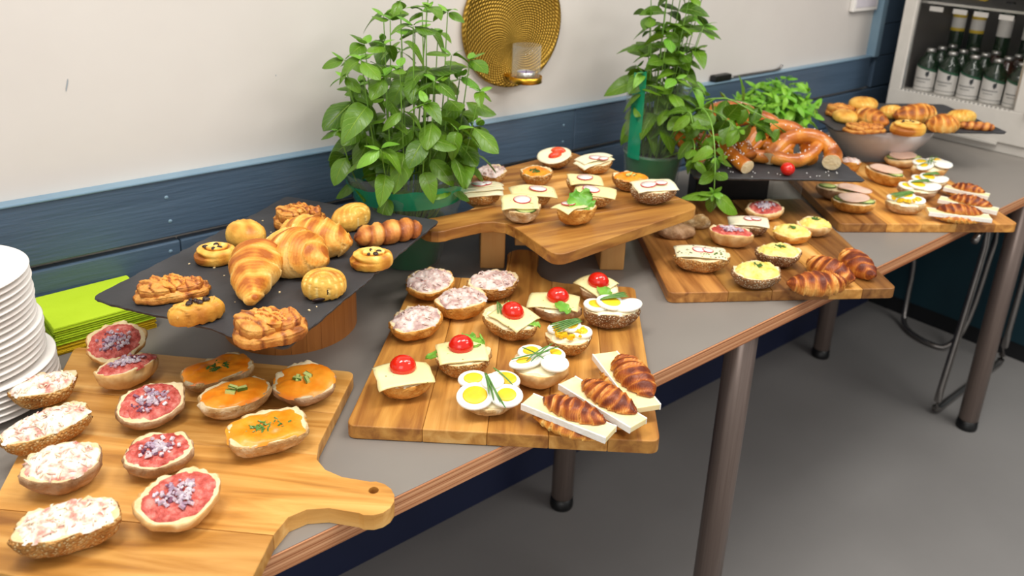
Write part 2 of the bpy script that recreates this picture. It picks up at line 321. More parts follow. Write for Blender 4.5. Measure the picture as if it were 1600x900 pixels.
M['fridge'] = mat('white_enamel', [(0.3, '#cdc8c0'), (0.7, '#d3cec6')], rough=0.35, rand=False)
M['fridge_in'] = mat('fridge_lining', [(0.3, '#4a4643'), (0.7, '#524e4a')], rough=0.5, rand=False)
M['bottle_green'] = mat('dark_green_glass', [(0.3, '#10200f'), (0.7, '#16301a')], rough=0.08, rand=False, coat=0.5)
M['bottle_brown'] = mat('brown_glass', [(0.3, '#2a1208'), (0.7, '#3a1a0e')], rough=0.08, rand=False, coat=0.5)
M['label'] = mat('white_label', [(0.3, '#d2cec8'), (0.7, '#dcd8d2')], rough=0.5, rand=False)
M['label_green'] = mat('green_label_band', [(0.3, '#1f4a34'), (0.7, '#265a3e')], rough=0.5, rand=False)
M['label_yellow'] = mat('yellow_label_band', [(0.3, '#c9a81e'), (0.7, '#d6b62a')], rough=0.5, rand=False)
M['ink'] = mat('dark_print', [(0.3, '#2c3034'), (0.7, '#34383c')], rough=0.5, rand=False)
M['ceramic'] = mat('white_ceramic', [(0.3, '#cfc8c6'), (0.7, '#d8d2cf')], rough=0.22, rand=False, coat=0.4)
M['scuff'] = mat('grey_scuff', [(0.3, '#9aa0a6'), (0.7, '#a8aeb3')], rough=0.6, rand=False)
# ---------------------------------------------------------------- setting
TZ = 0.74
struct(mesh('floor', *box(-2.2, 3.4, -2.2, 1.5, -0.05, 0.0), M['floor'], smooth=False))
wall_back = struct(mesh('wall_back', *box(-2.2, 3.4, 1.39, 1.50, 0, 2.7), M['white_wall'], smooth=False))
rows = []
z = 0.829
tops = [0.935]
for k in range(3): tops.append(0.824-0.106*k)
for k, zt in enumerate(tops):
    zb = zt-0.101
    cuts = {0: [-2.2, -0.55, 1.345, 2.70], 1: [-2.2, 0.42, 2.05, 3.3], 2: [-2.2, -0.1, 1.4, 3.3], 3: [-2.2, 0.7, 2.3, 3.3]}[k]
    for a, b in zip(cuts[:-1], cuts[1:]):
        bev(struct(mesh('plank', *box(a+0.0006, b-0.0006, 1.37, 1.395, zb, zt), M['blue_paint'], wall_back, smooth=False)), 0.0025, 2)
for k in range(16):
    zb = 0.829+0.106*k
    bev(struct(mesh('plank', *box(2.732, 3.3, 1.37, 1.395, zb, zb+0.1035), M['blue_paint'], wall_back, smooth=False)), 0.0025, 2)
bev(struct(mesh('trim_1', *box(-2.2, 2.71, 1.367, 1.393, 0.9345, 0.9395), M['blue_edge'], smooth=False)), 0.002, 2)
bev(struct(mesh('trim_2', *box(2.700, 2.731, 1.360, 1.393, 0.935, 2.6), M['blue_edge'], smooth=False)), 0.003, 2)
# screw heads in the painted boards
for x, zz in ((0.405, 0.905), (0.407, 0.862), (0.402, 0.808), (1.31, 0.9), (1.31, 0.86)):
    v, f = lathe([(0.0, 0.0016), (0.0025, 0.0014), (0.0038, 0.0)], 12)
    struct(mesh('screw', *xf((v, f), Matrix.Translation((x, 1.3705, zz)) @ Euler((pi/2, 0, 0)).to_matrix().to_4x4()), M['blue_edge'], wall_back))
# scuffs on the white wall: flat smears of grey
for x, zz, w, h, r in ((0.285, 1.105, 0.0012, 0.020, 0.25), (0.17, 1.055, 0.0007, 0.018, 0.5), (0.62, 1.085, 0.001, 0.003, 0)):
    V = [(w*cos(2*pi*k/12)*(1+.2*sin(k)), 0, h*sin(2*pi*k/12)*.5) for k in range(12)]
    struct(mesh('scuff', *xf((V, [tuple(range(12))]), Matrix.Translation((x, 1.3894, zz)) @ Euler((0, r, 0)).to_matrix().to_4x4()), M['scuff'], wall_back, smooth=False))
struct(mesh('wall_below', *box(-2.2, 2.89, 1.307, 1.37, 0, 0.505), M['navy'], smooth=False))
struct(mesh('counter_side', *box(2.89, 2.95, -0.6, 1.37, 0.06, 0.70), M['teal'], smooth=False))
struct(mesh('baseboard_right', *box(2.895, 2.94, -0.6, 1.307, 0, 0.06), M['dark'], smooth=False))
struct(mesh('wall_right', *box(3.3, 3.4, -2.2, 1.39, 0, 2.7), M['navy'], smooth=False))

# table
tb = thing('buffet_table', 'long grey laminate table with a plywood edge on round brown metal legs', 'table', (1.2, 1.0, 0))
def at_parent(o, p): o.parent = p; return o
def pm(name, part, m, parent, **k):      # world-space part stored relative to a parent Empty
    M_ = parent.matrix_basis if False else Matrix.LocRotScale(parent.location, parent.rotation_euler, None)
    return mesh(name, *xf(part, M_.inverted()), m, parent, **k)
bev(pm('tabletop', box(-0.7, 3.28, 0.6835, 1.302, TZ-0.001, TZ), M['laminate'], tb, smooth=False), 0.0004, 1)
bev(pm('plywood_edge', box(-0.7, 3.28, 0.682, 1.303, TZ-0.027, TZ-0.001), M['ply'], tb, smooth=False), 0.0012, 2)
for x, y in ((1.134, 0.712), (2.357, 0.712), (2.375, 1.193), (1.195, 1.18), (-0.35, 0.712), (-0.35, 1.18)):
    lg = pm('leg', xf(lathe([(0, 0.03), (0.0265, 0.03), (0.0265, TZ-0.027), (0, TZ-0.027)], 40), T(x, y, 0)), M['leg'], tb)
    bev(lg, 0.001, 1)
    ft = mesh('rubber_foot', *xf(lathe([(0, 0), (0.027, 0.0), (0.0282, 0.004), (0.0282, 0.014), (0.0270, 0.016), (0.0270, 0.03), (0, 0.03)], 32), T(x-1.2, y-1.0, 0)), M['black'], lg)

# tube-steel chair under the far end of the table
ch = thing('tube_chair', 'grey tubular steel chair tucked under the far end of the table', 'chair', (2.6, 0.95, 0))
def ctube(name, pts, r=0.0105): return pm(name, tube(smooth_path(pts, 40), r, 10), M['chrome'], ch)
ctube('frame', [(2.30, 0.79, 0.57), (2.40, 0.80, 0.605), (2.425, 0.80, 0.56), (2.39, 0.80, 0.30), (2.35, 0.80, 0.06), (2.36, 0.80, 0.013), (2.45, 0.80, 0.0115), (2.70, 0.80, 0.0115), (2.80, 0.80, 0.013), (2.81, 0.80, 0.06), (2.815, 0.80, 0.30), (2.82, 0.80, 0.62)])
ctube('frame', [(2.66, 1.20, 0.58), (2.80, 1.17, 0.42), (2.84, 1.15, 0.22), (2.83, 1.14, 0.05), (2.80, 1.12, 0.015), (2.76, 1.07, 0.012), (2.74, 1.0, 0.012), (2.76, 0.95, 0.02), (2.80, 0.92, 0.12), (2.825, 0.91, 0.40), (2.82, 0.91, 0.62)], 0.009)
pm('seat', box(2.32, 2.84, 0.78, 1.20, 0.59, 0.615), M['black'], ch, smooth=False)

# ---------------------------------------------------------------- fridge with drinks
fr = thing('display_fridge', 'white glass-door display fridge with bottles standing on the far end of the table', 'fridge', (2.86, 1.02, TZ))
FX, F0, F1, FZ = 2.61, 0.80, 1.25, TZ
pm('cabinet', join([box(FX+0.03, 3.10, F0, F0+0.03, FZ, 1.60), box(FX+0.03, 3.10, F1-0.03, F1, FZ, 1.60), box(3.07, 3.10, F0, F1, FZ, 1.60),
    box(FX+0.03, 3.10, F0, F1, 1.57, 1.60), box(FX+0.03, 3.10, F0, F1, FZ, 0.862)]), M['fridge'], fr, smooth=False)
pm('lining', join([box(3.062, 3.069, F0+0.032, F1-0.032, 0.864, 1.568), box(FX+0.04, 3.06, F0+0.031, F0+0.034, 0.864, 1.568), box(FX+0.04, 3.06, F1-0.034, F1-0.031, 0.864, 1.568)]), M['fridge_in'], fr, smooth=False)
dr = pm('door', join([box(FX, FX+0.028, 1.212, F1, FZ+0.125, 1.60), box(FX, FX+0.028, F0, 0.878, FZ+0.125, 1.60), box(FX, FX+0.028, 0.878, 1.212, 1.54, 1.60), box(FX, FX+0.028, F0, F1, FZ+0.03, 0.868)]), M['fridge'], fr, smooth=False)
bev(dr, 0.003, 2)
frl = Matrix.Translation(-fr.location)
mesh('pane', *xf(box(FX+0.012, FX+0.016, 0.874, 1.216, 0.864, 1.545), frl), M['pane'], dr, smooth=False)
mesh('gasket', *xf(join([box(FX+0.004, FX+0.012, 1.206, 1.213, 0.868, 1.54), box(FX+0.004, FX+0.012, 0.877, 0.884, 0.868, 1.54)]), frl), M['alu'], dr, smooth=False)
kn = lathe([(0, 0.014), (0.008, 0.013), (0.010, 0.008), (0.007, 0)], 20)
mesh('door_lock', *xf(kn, frl @ Matrix.Translation((FX, 0.835, 0.868)) @ Euler((0, -pi/2, 0)).to_matrix().to_4x4()), M['black'], dr)
bev(pm('kick_plate', box(FX+0.01, FX+0.03, F0, F1, FZ, FZ+0.028), M['fridge'], fr, smooth=False), 0.002, 2)
pm('drip_ledge', box(FX-0.008, FX, 0.90, 1.09, FZ+0.024, FZ+0.031), M['fridge'], fr, smooth=False)
for sz in (0.866, 1.135):
    sh = [box(FX+0.035, 3.06, y-0.0012, y+0.0012, sz, sz+0.003) for y in [0.84+0.0125*i for i in range(30)]]
    sh.append(box(FX+0.033, FX+0.037, F0+0.034, F1-0.034, sz-0.002, sz+0.005))
    if sz < 1: sh += [box(FX+0.0005, FX+0.003, 0.886+0.0123*i, 0.892+0.0123*i, sz-0.004, sz+0.004) for i in range(27)]
    pm('shelf', join(sh), M['alu'], fr, smooth=False)
for i, y in enumerate((1.165, 1.095, 1.035, 0.965, 0.895)):
    pm('price_tag', box(FX+0.030, FX+0.033, y-0.02, y+0.02, 1.112, 1.126), M['label'], fr, smooth=False)
def bottle(x, y, z, glass, label, group, front=True, lab='#', tall=False):
    t = thing('glass_bottle', label, 'bottle', (x, y, z), 0, group)
    if tall: prof = [(0, 0), (0.020, 0), (0.021, 0.004), (0.021, 0.235), (0.016, 0.25), (0.012, 0.256), (0.012, 0.262), (0, 0.262)]
    else: prof = [(0, 0), (0.0295, 0), (0.031, 0.003), (0.031, 0.082), (0.027, 0.094), (0.014, 0.108), (0.0125, 0.118), (0, 0.118)]
    mesh('body', *lathe(prof, 24), glass, t)
    if tall: mesh('cap', *lathe([(0, 0.271), (0.0125, 0.271), (0.0135, 0.268), (0.0135, 0.257), (0, 0.257)], 20), M['label_yellow'] if lab == 'y' else M['black'], t)
    else: mesh('cap', *lathe([(0, 0.128), (0.011, 0.128), (0.0135, 0.125), (0.0135, 0.116), (0, 0.116)], 20), M['alu'], t)
    def wrap(r, z0, z1, a0, a1, slope=0.0, seg=12):
        V = []; F = []
        for k in range(seg+1):
            a = a0+(a1-a0)*k/seg; s = slope*(k/seg-.5)
            V += [(r*cos(a), r*sin(a), z0), (r*cos(a), r*sin(a), z1+s)]
        for k in range(seg): F.append((2*k, 2*k+2, 2*k+3, 2*k+1))
        return V, F
    if tall:
        if lab: 
            l = mesh('label', *wrap(0.0214, 0.165, 0.222, pi*0.62, pi*1.5), M['label'], t)
            if lab == 'y': mesh('band', *join([wrap(0.0217, 0.165, 0.175, pi*0.62, pi*1.5), wrap(0.0217, 0.208, 0.222, pi*0.62, pi*1.5)]), M['label_yellow'], l)
    elif front:
        l = mesh('label', *wrap(0.0313, 0.010, 0.068, pi*0.55, pi*1.45, -0.018), M['label'], t)
        mesh('band', *xf(wrap(0.0312, 0.0, 0.0085, pi*0.55, pi*1.45, 0.0), Matrix.Translation((0, 0, 0.0))), M['label'], l)
        V, F = wrap(0.0314, 0.066, 0.073, pi*0.55, pi*1.45, 0.0)
        V = [(a, b, c-0.018*((i//2)/12-.5)) for i, (a, b, c) in enumerate(V)]
        mesh('band', V, F, M['label_green'], l)
        em = join([wrap(0.0316, 0.047, 0.060, pi*1.10, pi*1.20, 0.004, 3), wrap(0.0316, 0.043, 0.047, pi*1.13, pi*1.17, 0, 2)])
        mesh('emblem', *em, M['ink'], l)
        tx = join([wrap(0.0316, 0.0345, 0.038, pi*(0.78+0.055*j), pi*(0.815+0.055*j), 0, 2) for j in range(9)]+[wrap(0.0316, 0.026, 0.0275, pi*0.86, pi*1.14, 0, 4)])
        mesh('lettering', *tx, M['ink'], l)
    return t
ordn = ['leftmost bottle of the front row in the fridge, white label with green edge', 'second bottle from the left in the fridge front row, white label', 'middle bottle of the five in the fridge front row, white label', 'fourth bottle from the left in the fridge front row, white label', 'rightmost bottle of the front row in the fridge, white label']
for i in range(5): bottle(2.672, 1.168-0.0665*i, 0.870, M['bottle_green'], ordn[i], 'white-labelled bottles in the fridge front row')
for i in range(5):
    bottle(2.745, 1.168-0.0665*i, 0.870, M['bottle_green'] if i < 3 else M['bottle_brown'], 'dark bottle with a silver cap in the second row inside the fridge', 'second-row bottles in the fridge', front=False)
    bottle(2.82, 1.168-0.0665*i, 0.870, M['bottle_green'] if i < 2 else M['bottle_brown'], 'dark bottle with a silver cap in the third row inside the fridge', 'third-row bottles in the fridge', front=False)
for i, (y, lb, tx) in enumerate(((1.192, 'y', 'tall dark bottle with the broadest yellow label, left of the fridge back row'), (1.132, 'y', 'tall dark bottle with a narrow yellow and white label, second in the fridge back row'), (1.05, 'w', 'tall dark bottle with a plain white label, third in the fridge back row'), (0.975, 'w', 'tall dark bottle with a plain white label, rightmost in the fridge back row'))):
    bottle(2.885, y, 0.870, M['bottle_green'], tx, 'tall bottles at the back of the fridge', lab=lb, tall=True)

# ---------------------------------------------------------------- things on the wall
sc_ = thing('brass_wall_sconce', 'round dimpled brass wall plate with a small ring holding a glass', 'candle holder', (1.156, 1.389, 1.14))
disc = lathe([(0, 0.006), (0.06, 0.0065), (0.124, 0.007), (0.128, 0.012), (0.1335, 0.012), (0.134, 0.004), (0.130, 0.0), (0, 0.0)], 96)
Rw = Euler((pi/2, 0, 0)).to_matrix().to_4x4()
d_ = mesh('plate', *xf(disc, Rw), M['brass_dimple'], sc_)
RC = (-0.013, -0.070, -0.110)
mesh('ring', *xf(lathe([(0.030, 0), (0.0345, 0), (0.0345, 0.013), (0.0325, 0.013), (0.0325, 0.003), (0, 0.003), (0, 0), (0.03, 0)], 48), T(*RC)), M['brass'], sc_)
mesh('bracket', *box(RC[0]-0.008, RC[0]+0.008, RC[1]+0.030, -0.004, RC[2]+0.002, RC[2]+0.008), M['brass'], sc_, smooth=False)
gl = mesh('candle_glass', *lathe([(0, 0.0035), (0.0305, 0.0035), (0.0305, 0.078), (0.0290, 0.078), (0.0290, 0.006), (0, 0.006)], 48), M['tumbler'], loc=(1.156+RC[0], 1.389+RC[1], 1.14+RC[2]))
tag(gl, 'small clear glass cup standing in the brass wall ring', 'glass')
tl = thing('tealight', 'lilac tealight candle inside the clear glass on the brass holder', 'candle', (1.156+RC[0], 1.389+RC[1], 1.14+RC[2]+0.0065))
mesh('cup', *lathe([(0, 0), (0.0185, 0), (0.0195, 0.016), (0.0188, 0.016), (0.018, 0.003), (0, 0.003)], 32), M['alu'], tl)
mesh('wax', *lathe([(0.0185, 0.004), (0.0185, 0.0135), (0.010, 0.013), (0, 0.0125)], 32), M['wax'], tl)
mesh('wick', *tube([(0, 0, 0.012), (0.0005, 0, 0.019)], 0.0008, 6), M['black'], tl)
pp_ = thing('framed_notice', 'white framed notice hanging at the upper right end of the white wall', 'notice', (2.615, 1.389, 1.09))
bev(mesh('frame', *box(-0.075, 0.075, -0.014, 0, 0, 0.2), M['paper_white'], pp_, smooth=False), 0.002, 2)
mesh('sheet', *box(-0.062, 0.062, -0.0155, -0.0142, 0.012, 0.188), mat('pale_print', [(0.3, '#cfc9d2'), (0.7, '#dcd7dc')], scale=30), pp_, smooth=False)
tag(bev(mesh('black_clip', *box(1.865, 1.935, 1.366, 1.388, 0.9405, 0.958), M['black'], smooth=False), 0.003, 2), 'small black clip lying on the blue trim behind the tall basil', 'clip')
tag(mesh('grey_cable', *tube(smooth_path([(1.94, 1.377, 0.944), (2.02, 1.376, 0.945), (2.10, 1.378, 0.9435), (2.17, 1.377, 0.9445), (2.19, 1.377, 0.955)], 20), 0.004, 8), M['chrome']), 'thin grey cable lying on the blue trim beside the black clip', 'cable')

# ---------------------------------------------------------------- plates and napkins
pl = None
prof = [(0, 0.001), (0.066, 0.001), (0.074, 0.006), (0.098, 0.0105), (0.100, 0.0125), (0.0985, 0.0135), (0.073, 0.0085), (0.065, 0.003), (0, 0.003)]
for i in range(21):
    off = 0.010*(i < 6)+0.004*(i < 12)+0.0
    loc = (0.066+off+random.uniform(-0.0012, 0.0012), 1.190-0.004*(i < 6)+random.uniform(-0.0015, 0.0015), TZ+0.0086*i)
    if pl is None: pl = mesh('paper_plate', *lathe(prof, 72), M['paper_white']); o = pl
    else: o = pl.copy(); C.objects.link(o)
    o.location = loc
    tag(o, 'white paper plate in the tall stack at the left edge, below the topmost', 'plate', 'stack of white plates')
o['label'] = 'topmost white paper plate, the open one on the tall stack at left'
def napkin(w, d, t):
    V, F = [], []
    nx, ny = 8, 6
    parts = []
    for (z0, z1, s) in ((0, t*.46, 0.0), (t*.5, t*.96, 0.0008)):
        b = box(-w/2+s, w/2-s*2, -d/2+s, d/2, z0, z1); parts.append(b)
    return join(parts)
nk = {}
zz = TZ+0.0004
for i in range(24):
    key = 'yellow' if i < 9 else ('lime' if i % 4 else 'darklime')
    if i == 23: key = 'lime'
    if key not in nk:
        nk[key] = mesh('paper_napkin', *napkin(0.143, 0.123, 0.00178), M[key], smooth=False); o = nk[key]
    else: o = nk[key].copy(); C.objects.link(o)
    o.location = (0.2575+random.uniform(-0.0012, 0.0012)-0.0006*(i-12)*0, 1.3035+random.uniform(-0.0012, 0.0012), zz); o.rotation_euler = (0, 0, random.uniform(-0.008, 0.008)+0.03)
    zz += 0.00185
    if key == 'yellow': tag(o, 'folded yellow paper napkin in the lower layers of the napkin stack', 'napkin', 'yellow napkins')
    else: tag(o, 'folded lime green paper napkin in the upper layers of the napkin stack', 'napkin', 'lime napkins')
o['label'] = 'topmost lime green napkin, partly under the big slate'

# ---------------------------------------------------------------- wooden boards
def rounded(poly, r, seg=5):
    out = []; n = len(poly)
    for i, (p, rad) in enumerate(poly):
        if rad <= 0: out.append(p); continue
        a = Vector(poly[i-1][0]); b = Vector(poly[(i+1) % n][0]); p = Vector(p)
        u = (a-p).normalized(); v = (b-p).normalized(); q0 = p+u*rad; q1 = p+v*rad
        for k in range(seg+1):
            t = k/seg; out.append(tuple(q0*(1-t)**2+p*2*t*(1-t)+q1*t*t))
    return out
def board(name, label, quad, ztop, mats, widths, side=None, hpos=0.5, hlen=0.13, hw=0.058, thick=0.02, rad=0.014, hdir=None, hole=False, seed=1, rot_extra=0.0, group='wooden serving boards'):
    """quad: four world corners counter-clockwise; side: index of the edge (i -> i+1) that carries the handle.
    staves run square to that edge."""
    rnd = random.Random(seed)
    Q = [Vector(q) for q in quad]; c = sum(Q, Vector((0, 0)))/4
    s = side if side is not None else 0
    e = (Q[(s+1) % 4]-Q[s]).normalized(); nrm = Vector((e.y, -e.x))
    # local frame: +Y along the outward normal of the handle edge
    ang = atan2(nrm.y, nrm.x)-pi/2
    ca, sa = cos(-ang), sin(-ang)
    def loc(p): d = Vector(p)-c; return Vector((d.x*ca-d.y*sa, d.x*sa+d.y*ca))
    L_ = [loc(q) for q in Q]
    poly = []
    for i in range(4):
        poly.append((tuple(L_[i]), rad))
        if side is not None and i == side and hlen > 0:
            A, B = L_[i], L_[(i+1) % 4]; m = A+(B-A)*hpos; d = (B-A).normalized()
            ny = Vector((-d.y, d.x)); 
            if ny.y < 0: ny = -ny
            if hdir: ny = Vector((sin(hdir), cos(hdir)))
            w = hw/2
            prof = [(-w-0.05, 0.0), (-w-0.022, 0.006), (-w-0.006, 0.022), (-w*0.94, 0.045), (-w*0.93, hlen*0.7)]
            for k in range(9):
                a = pi*k/8; prof.append((-w*1.0*cos(a), hlen-w+w*sin(a)))
            prof += [(w*0.93, hlen*0.7), (w*0.94, 0.045), (w+0.006, 0.022), (w+0.022, 0.006), (w+0.05, 0.0)]
            for px, py in prof:
                q = m+d*px+ny*py; poly.append((tuple(q), 0))
    out = rounded(poly, rad)
    t = thing(name, label, 'board', (c.x, c.y, ztop-thick), ang, group)
    xs = [p[0] for p in out]; x0, x1 = min(xs), max(xs)
    bounds = [x0]; tot = sum(widths)
    for w in widths: bounds.append(bounds[-1]+(x1-x0)*w/tot)
    bm0 = bmesh.new(); vs = [bm0.verts.new((p[0], p[1], thick)) for p in out]; f = bm0.faces.new(vs)
    bm0.normal_update()
    if f.normal.z < 0: f.normal_flip()
    r = bmesh.ops.extrude_face_region(bm0, geom=[f])
    bmesh.ops.translate(bm0, verts=[v for v in r['geom'] if isinstance(v, bmesh.types.BMVert)], vec=(0, 0, -thick))
    bmesh.ops.recalc_face_normals(bm0, faces=bm0.faces)
    for i in range(len(widths)):
        bm = bm0.copy(); g = 0.00015
        for pos, n in ((bounds[i]+(g if i else -1), -1), (bounds[i+1]-(g if i < len(widths)-1 else -1), 1)):
            bmesh.ops.bisect_plane(bm, geom=bm.verts[:]+bm.edges[:]+bm.faces[:], plane_co=(pos, 0, 0), plane_no=(n, 0, 0), clear_outer=True)
            be = [e_ for e_ in bm.edges if e_.is_boundary]
            if be: bmesh.ops.holes_fill(bm, edges=be, sides=0)
        bmesh.ops.recalc_face_normals(bm, faces=bm.faces)
        me = bpy.data.meshes.new('stave'); bm.to_mesh(me); bm.free()
        me.materials.append(mats[i % len(mats)] if isinstance(mats, list) else mats)
        o = bpy.data.objects.new('stave', me); C.objects.link(o); o.parent = t
        if hole and abs((bounds[i]+bounds[i+1])/2-hole[0]) < (bounds[i+1]-bounds[i])/2:
            cut = bpy.data.objects.new('cut', bpy.data.meshes.new('cut')); C.objects.link(cut)
            cv, cf = tube([(hole[0], hole[1], -0.05), (hole[0], hole[1], 0.05)], hole[2], 24)
            cut.data.from_pydata([tuple(v) for v in cv], [], cf); cut.data.update(); cb = bmesh.new(); cb.from_mesh(cut.data); bmesh.ops.recalc_face_normals(cb, faces=cb.faces); cb.to_mesh(cut.data); cb.free()
            md = o.modifiers.new('b', 'BOOLEAN'); md.object = cut; md.operation = 'DIFFERENCE'; md.solver = 'EXACT'
            cut.matrix_world = Matrix.Identity(4); pm_ = o.parent; o.parent = None
            bpy.context.view_layer.update(); dg = bpy.context.evaluated_depsgraph_get()
            nm = bpy.data.meshes.new_from_object(o.evaluated_get(dg)); o.modifiers.clear(); o.data = nm; nm.name = 'stave'
            o.parent = pm_; bpy.data.objects.remove(cut, do_unlink=True)
        bev(o, 0.0032 if thick > 0.015 else 0.002, 3, 50)
        # joints stay tight: only the outer rim is rounded strongly
        o.modifiers['bevel'].width = 0.0016
    bm0.free()
    return t
A_, AL, AD = M['acacia'], M['acacia_light'], M['acacia_dark']
board('serving_board', 'nearest acacia board at lower left, handle pointing right, with pink, red and orange rolls',
      [(0.013, 0.834), (0.195, 0.610), (0.500, 0.918), (0.208, 1.217)], TZ+0.0205, [AL, AL, AL, AL], [1.0, 0.8, 1.25, 1.0], side=1, hpos=0.434, hlen=0.114, hw=0.056, seed=3, hdir=0.10,
      hole=(0.034, 0.2625, 0.0058))
board('serving_board', 'acacia board overhanging the table edge in the middle, with egg, tomato and croissant sandwiches',
      [(0.427, 0.814), (0.725, 0.549), (1.030, 0.873), (0.745, 1.135)], TZ+0.0205, [A_, AL, A_, AL, A_], [1.3, 1.1, 1.05, 1.0, 0.95], side=2, hpos=0.52, hlen=0.14, hw=0.06, seed=4)
board('serving_board', 'raised acacia board on two pine blocks, handle pointing left, with radish cheese rolls',
      [(0.849, 0.887), (1.231, 0.901), (1.274, 1.305), (0.925, 1.285)], TZ+0.12, [A_, A_, AL, A_], [1.1, 0.9, 0.9, 1.1], side=3, hpos=0.47, hlen=0.15, hw=0.066, seed=5, rad=0.03, hdir=-0.1)
board('serving_board', 'dark acacia board right of the middle, with egg salad rolls and three small croissants',
      [(1.061, 0.822), (1.416, 0.592), (1.70, 0.966), (1.34, 1.19)], TZ+0.0205, [AD, A_, AD, AL, AD], [1.2, 0.9, 1.2, 0.7, 1.2], side=2, hlen=0, seed=6)
board('serving_board', 'farthest acacia board at right, with ham, egg and croissant sandwiches',
      [(1.626, 0.827), (1.962, 0.594), (2.245, 0.94), (1.912, 1.18)], TZ+0.0205, [AD, A_, AL, AD, A_], [1.2, 0.9, 0.9, 1.0, 0.9], side=2, hlen=0, seed=8)
# riser under the raised board
rs = thing('wooden_riser', 'pine riser of two upright blocks under the raised board', 'stand', (1.05, 1.09, TZ))
ar = atan2(-0.6, 0.8)
def lbox(l, w, z0, z1): return box(-w/2, w/2, 0, l, z0, z1)
rz_ = Matrix.Rotation(ar, 4, 'Z')
for (x, y) in ((0.900, 1.112), (1.080, 0.976)):
    bev(mesh('block', *xf(lbox(0.16, 0.046, 0.0, 0.0992), T(x-1.05, y-1.09, 0) @ rz_), M['pine'], rs, smooth=False), 0.003, 3)
bev(mesh('crossbar', *xf(box(-0.088, 0.088, 0.05, 0.075, 0.024, 0.055), T(1.009-1.05, 1.037-1.09, 0) @ rz_), M['pine'], rs, smooth=False), 0.002, 2)

# ---------------------------------------------------------------- slates and their stands
def slate(label, quad, ztop, thick=0.0055, seed=1, rough=0.003):
    Q = [Vector(q) for q in quad]; c = sum(Q, Vector((0, 0)))/4
    base = rounded([(tuple(q-c), 0.012) for q in Q], 0.012)
    pts = []; n = len(base)
    for i in range(n):
        a, b = Vector(base[i]), Vector(base[(i+1) % n]); k = max(1, int((b-a).length/0.006))
        for j in range(k):
            p = a+(b-a)*(j/k); w = N3(p.x*60, p.y*60, seed)*rough+N3(p.x*14, p.y*14, seed+3)*rough*1.1+N3(p.x*220, p.y*220, seed)*rough*.35
            pts.append(p*(1-w/max(p.length, .05)))
    m = len(pts); V = []
    for lvl, (ins, zz) in enumerate(((0.0015, thick), (0.0, thick*0.82), (0.001, thick*0.45), (0.003, 0.0))):
        for i, p in enumerate(pts): 
            jig = N3(p.x*160, p.y*160, lvl*3.1+seed)*0.0009
            V.append((*(p*(1-(ins+jig)/p.length)), zz))
    F = [tuple(range(m)), tuple(reversed(range(3*m, 4*m)))]
    for l in range(3):
        for i in range(m): j = (i+1) % m; F.append((l*m+j, l*m+i, (l+1)*m+i, (l+1)*m+j))
    o = mesh('slate_platter', V, F, M['slate'], smooth=False, loc=(c.x, c.y, ztop-thick))
    tag(o, label, 'platter', 'slate platters'); return o
slate('large black slate at left holding pastries, raised on a round wooden drum', [(0.365, 0.841), (0.757, 1.080), (0.600, 1.330), (0.218, 1.112)], TZ+0.14, seed=2)
dm = thing('wooden_drum', 'round wooden drum stand under the large slate of pastries', 'stand', (0.508, 1.138, TZ))
dmz = 0.134
for k in range(28):     # staves round the drum
    a0, a1 = 2*pi*k/28+.002, 2*pi*(k+1)/28-.002; V = []
    for a in (a0, (a0+a1)/2, a1):
        V += [(0.104*cos(a), 0.104*sin(a), 0), (0.104*cos(a), 0.104*sin(a), dmz), (0.092*cos(a), 0.092*sin(a), dmz), (0.092*cos(a), 0.092*sin(a), 0)]
    F = [(0, 4, 5, 1), (4, 8, 9, 5), (1, 5, 6, 2), (5, 9, 10, 6), (2, 6, 7, 3), (6, 10, 11, 7), (3, 7, 4, 0), (7, 11, 8, 4), (0, 1, 2, 3), (8, 11, 10, 9)]
    mesh('stave', V, F, M['bamboo'], dm, smooth=False)
mesh('disc', *lathe([(0, 0.1), (0.0915, 0.1), (0.0915, dmz), (0, dmz)], 48), M['bamboo'], dm)
slate('middle black slate holding cut pretzels, raised on a dark box and a glass block', [(1.363, 1.023), (1.657, 0.803), (1.825, 1.02), (1.55, 1.235)], TZ+0.12, seed=5)
ea = atan2(-0.6, 0.8)
def put(part, x, y, z, a): return part
bb = mesh('black_box', *box(-0.085, 0.085, 0, 0.07, 0, 0.1135), M['black'], smooth=False, loc=(1.565, 1.065, TZ)); bb.rotation_euler = (0, 0, ea); bev(bb, 0.004, 3)
tag(bb, 'plain black box under the left half of the pretzel slate', 'box')
gb = mesh('glass_block', *box(-0.034, 0.034, 0, 0.068, 0, 0.1135), M['tumbler'], smooth=False, loc=(1.676, 0.990, TZ)); gb.rotation_euler = (0, 0, ea); bev(gb, 0.005, 3)
tag(gb, 'clear glass block under the right half of the pretzel slate', 'block')
slate('farthest black slate holding pastries, balanced on a white bowl by the fridge', [(1.985, 1.068), (2.372, 0.797), (2.555, 1.05), (2.17, 1.315)], TZ+0.12, seed=9)
bw = mesh('white_bowl', *lathe([(0, 0), (0.07, 0), (0.072, 0.004), (0.105, 0.04), (0.135, 0.08), (0.148, 0.113), (0.144, 0.1135), (0.13, 0.08), (0.1, 0.044), (0.066, 0.01), (0, 0.008)], 64), M['ceramic'], loc=(2.225, 1.075, TZ))
tag(bw, 'wide white bowl under the farthest pastry slate', 'bowl')
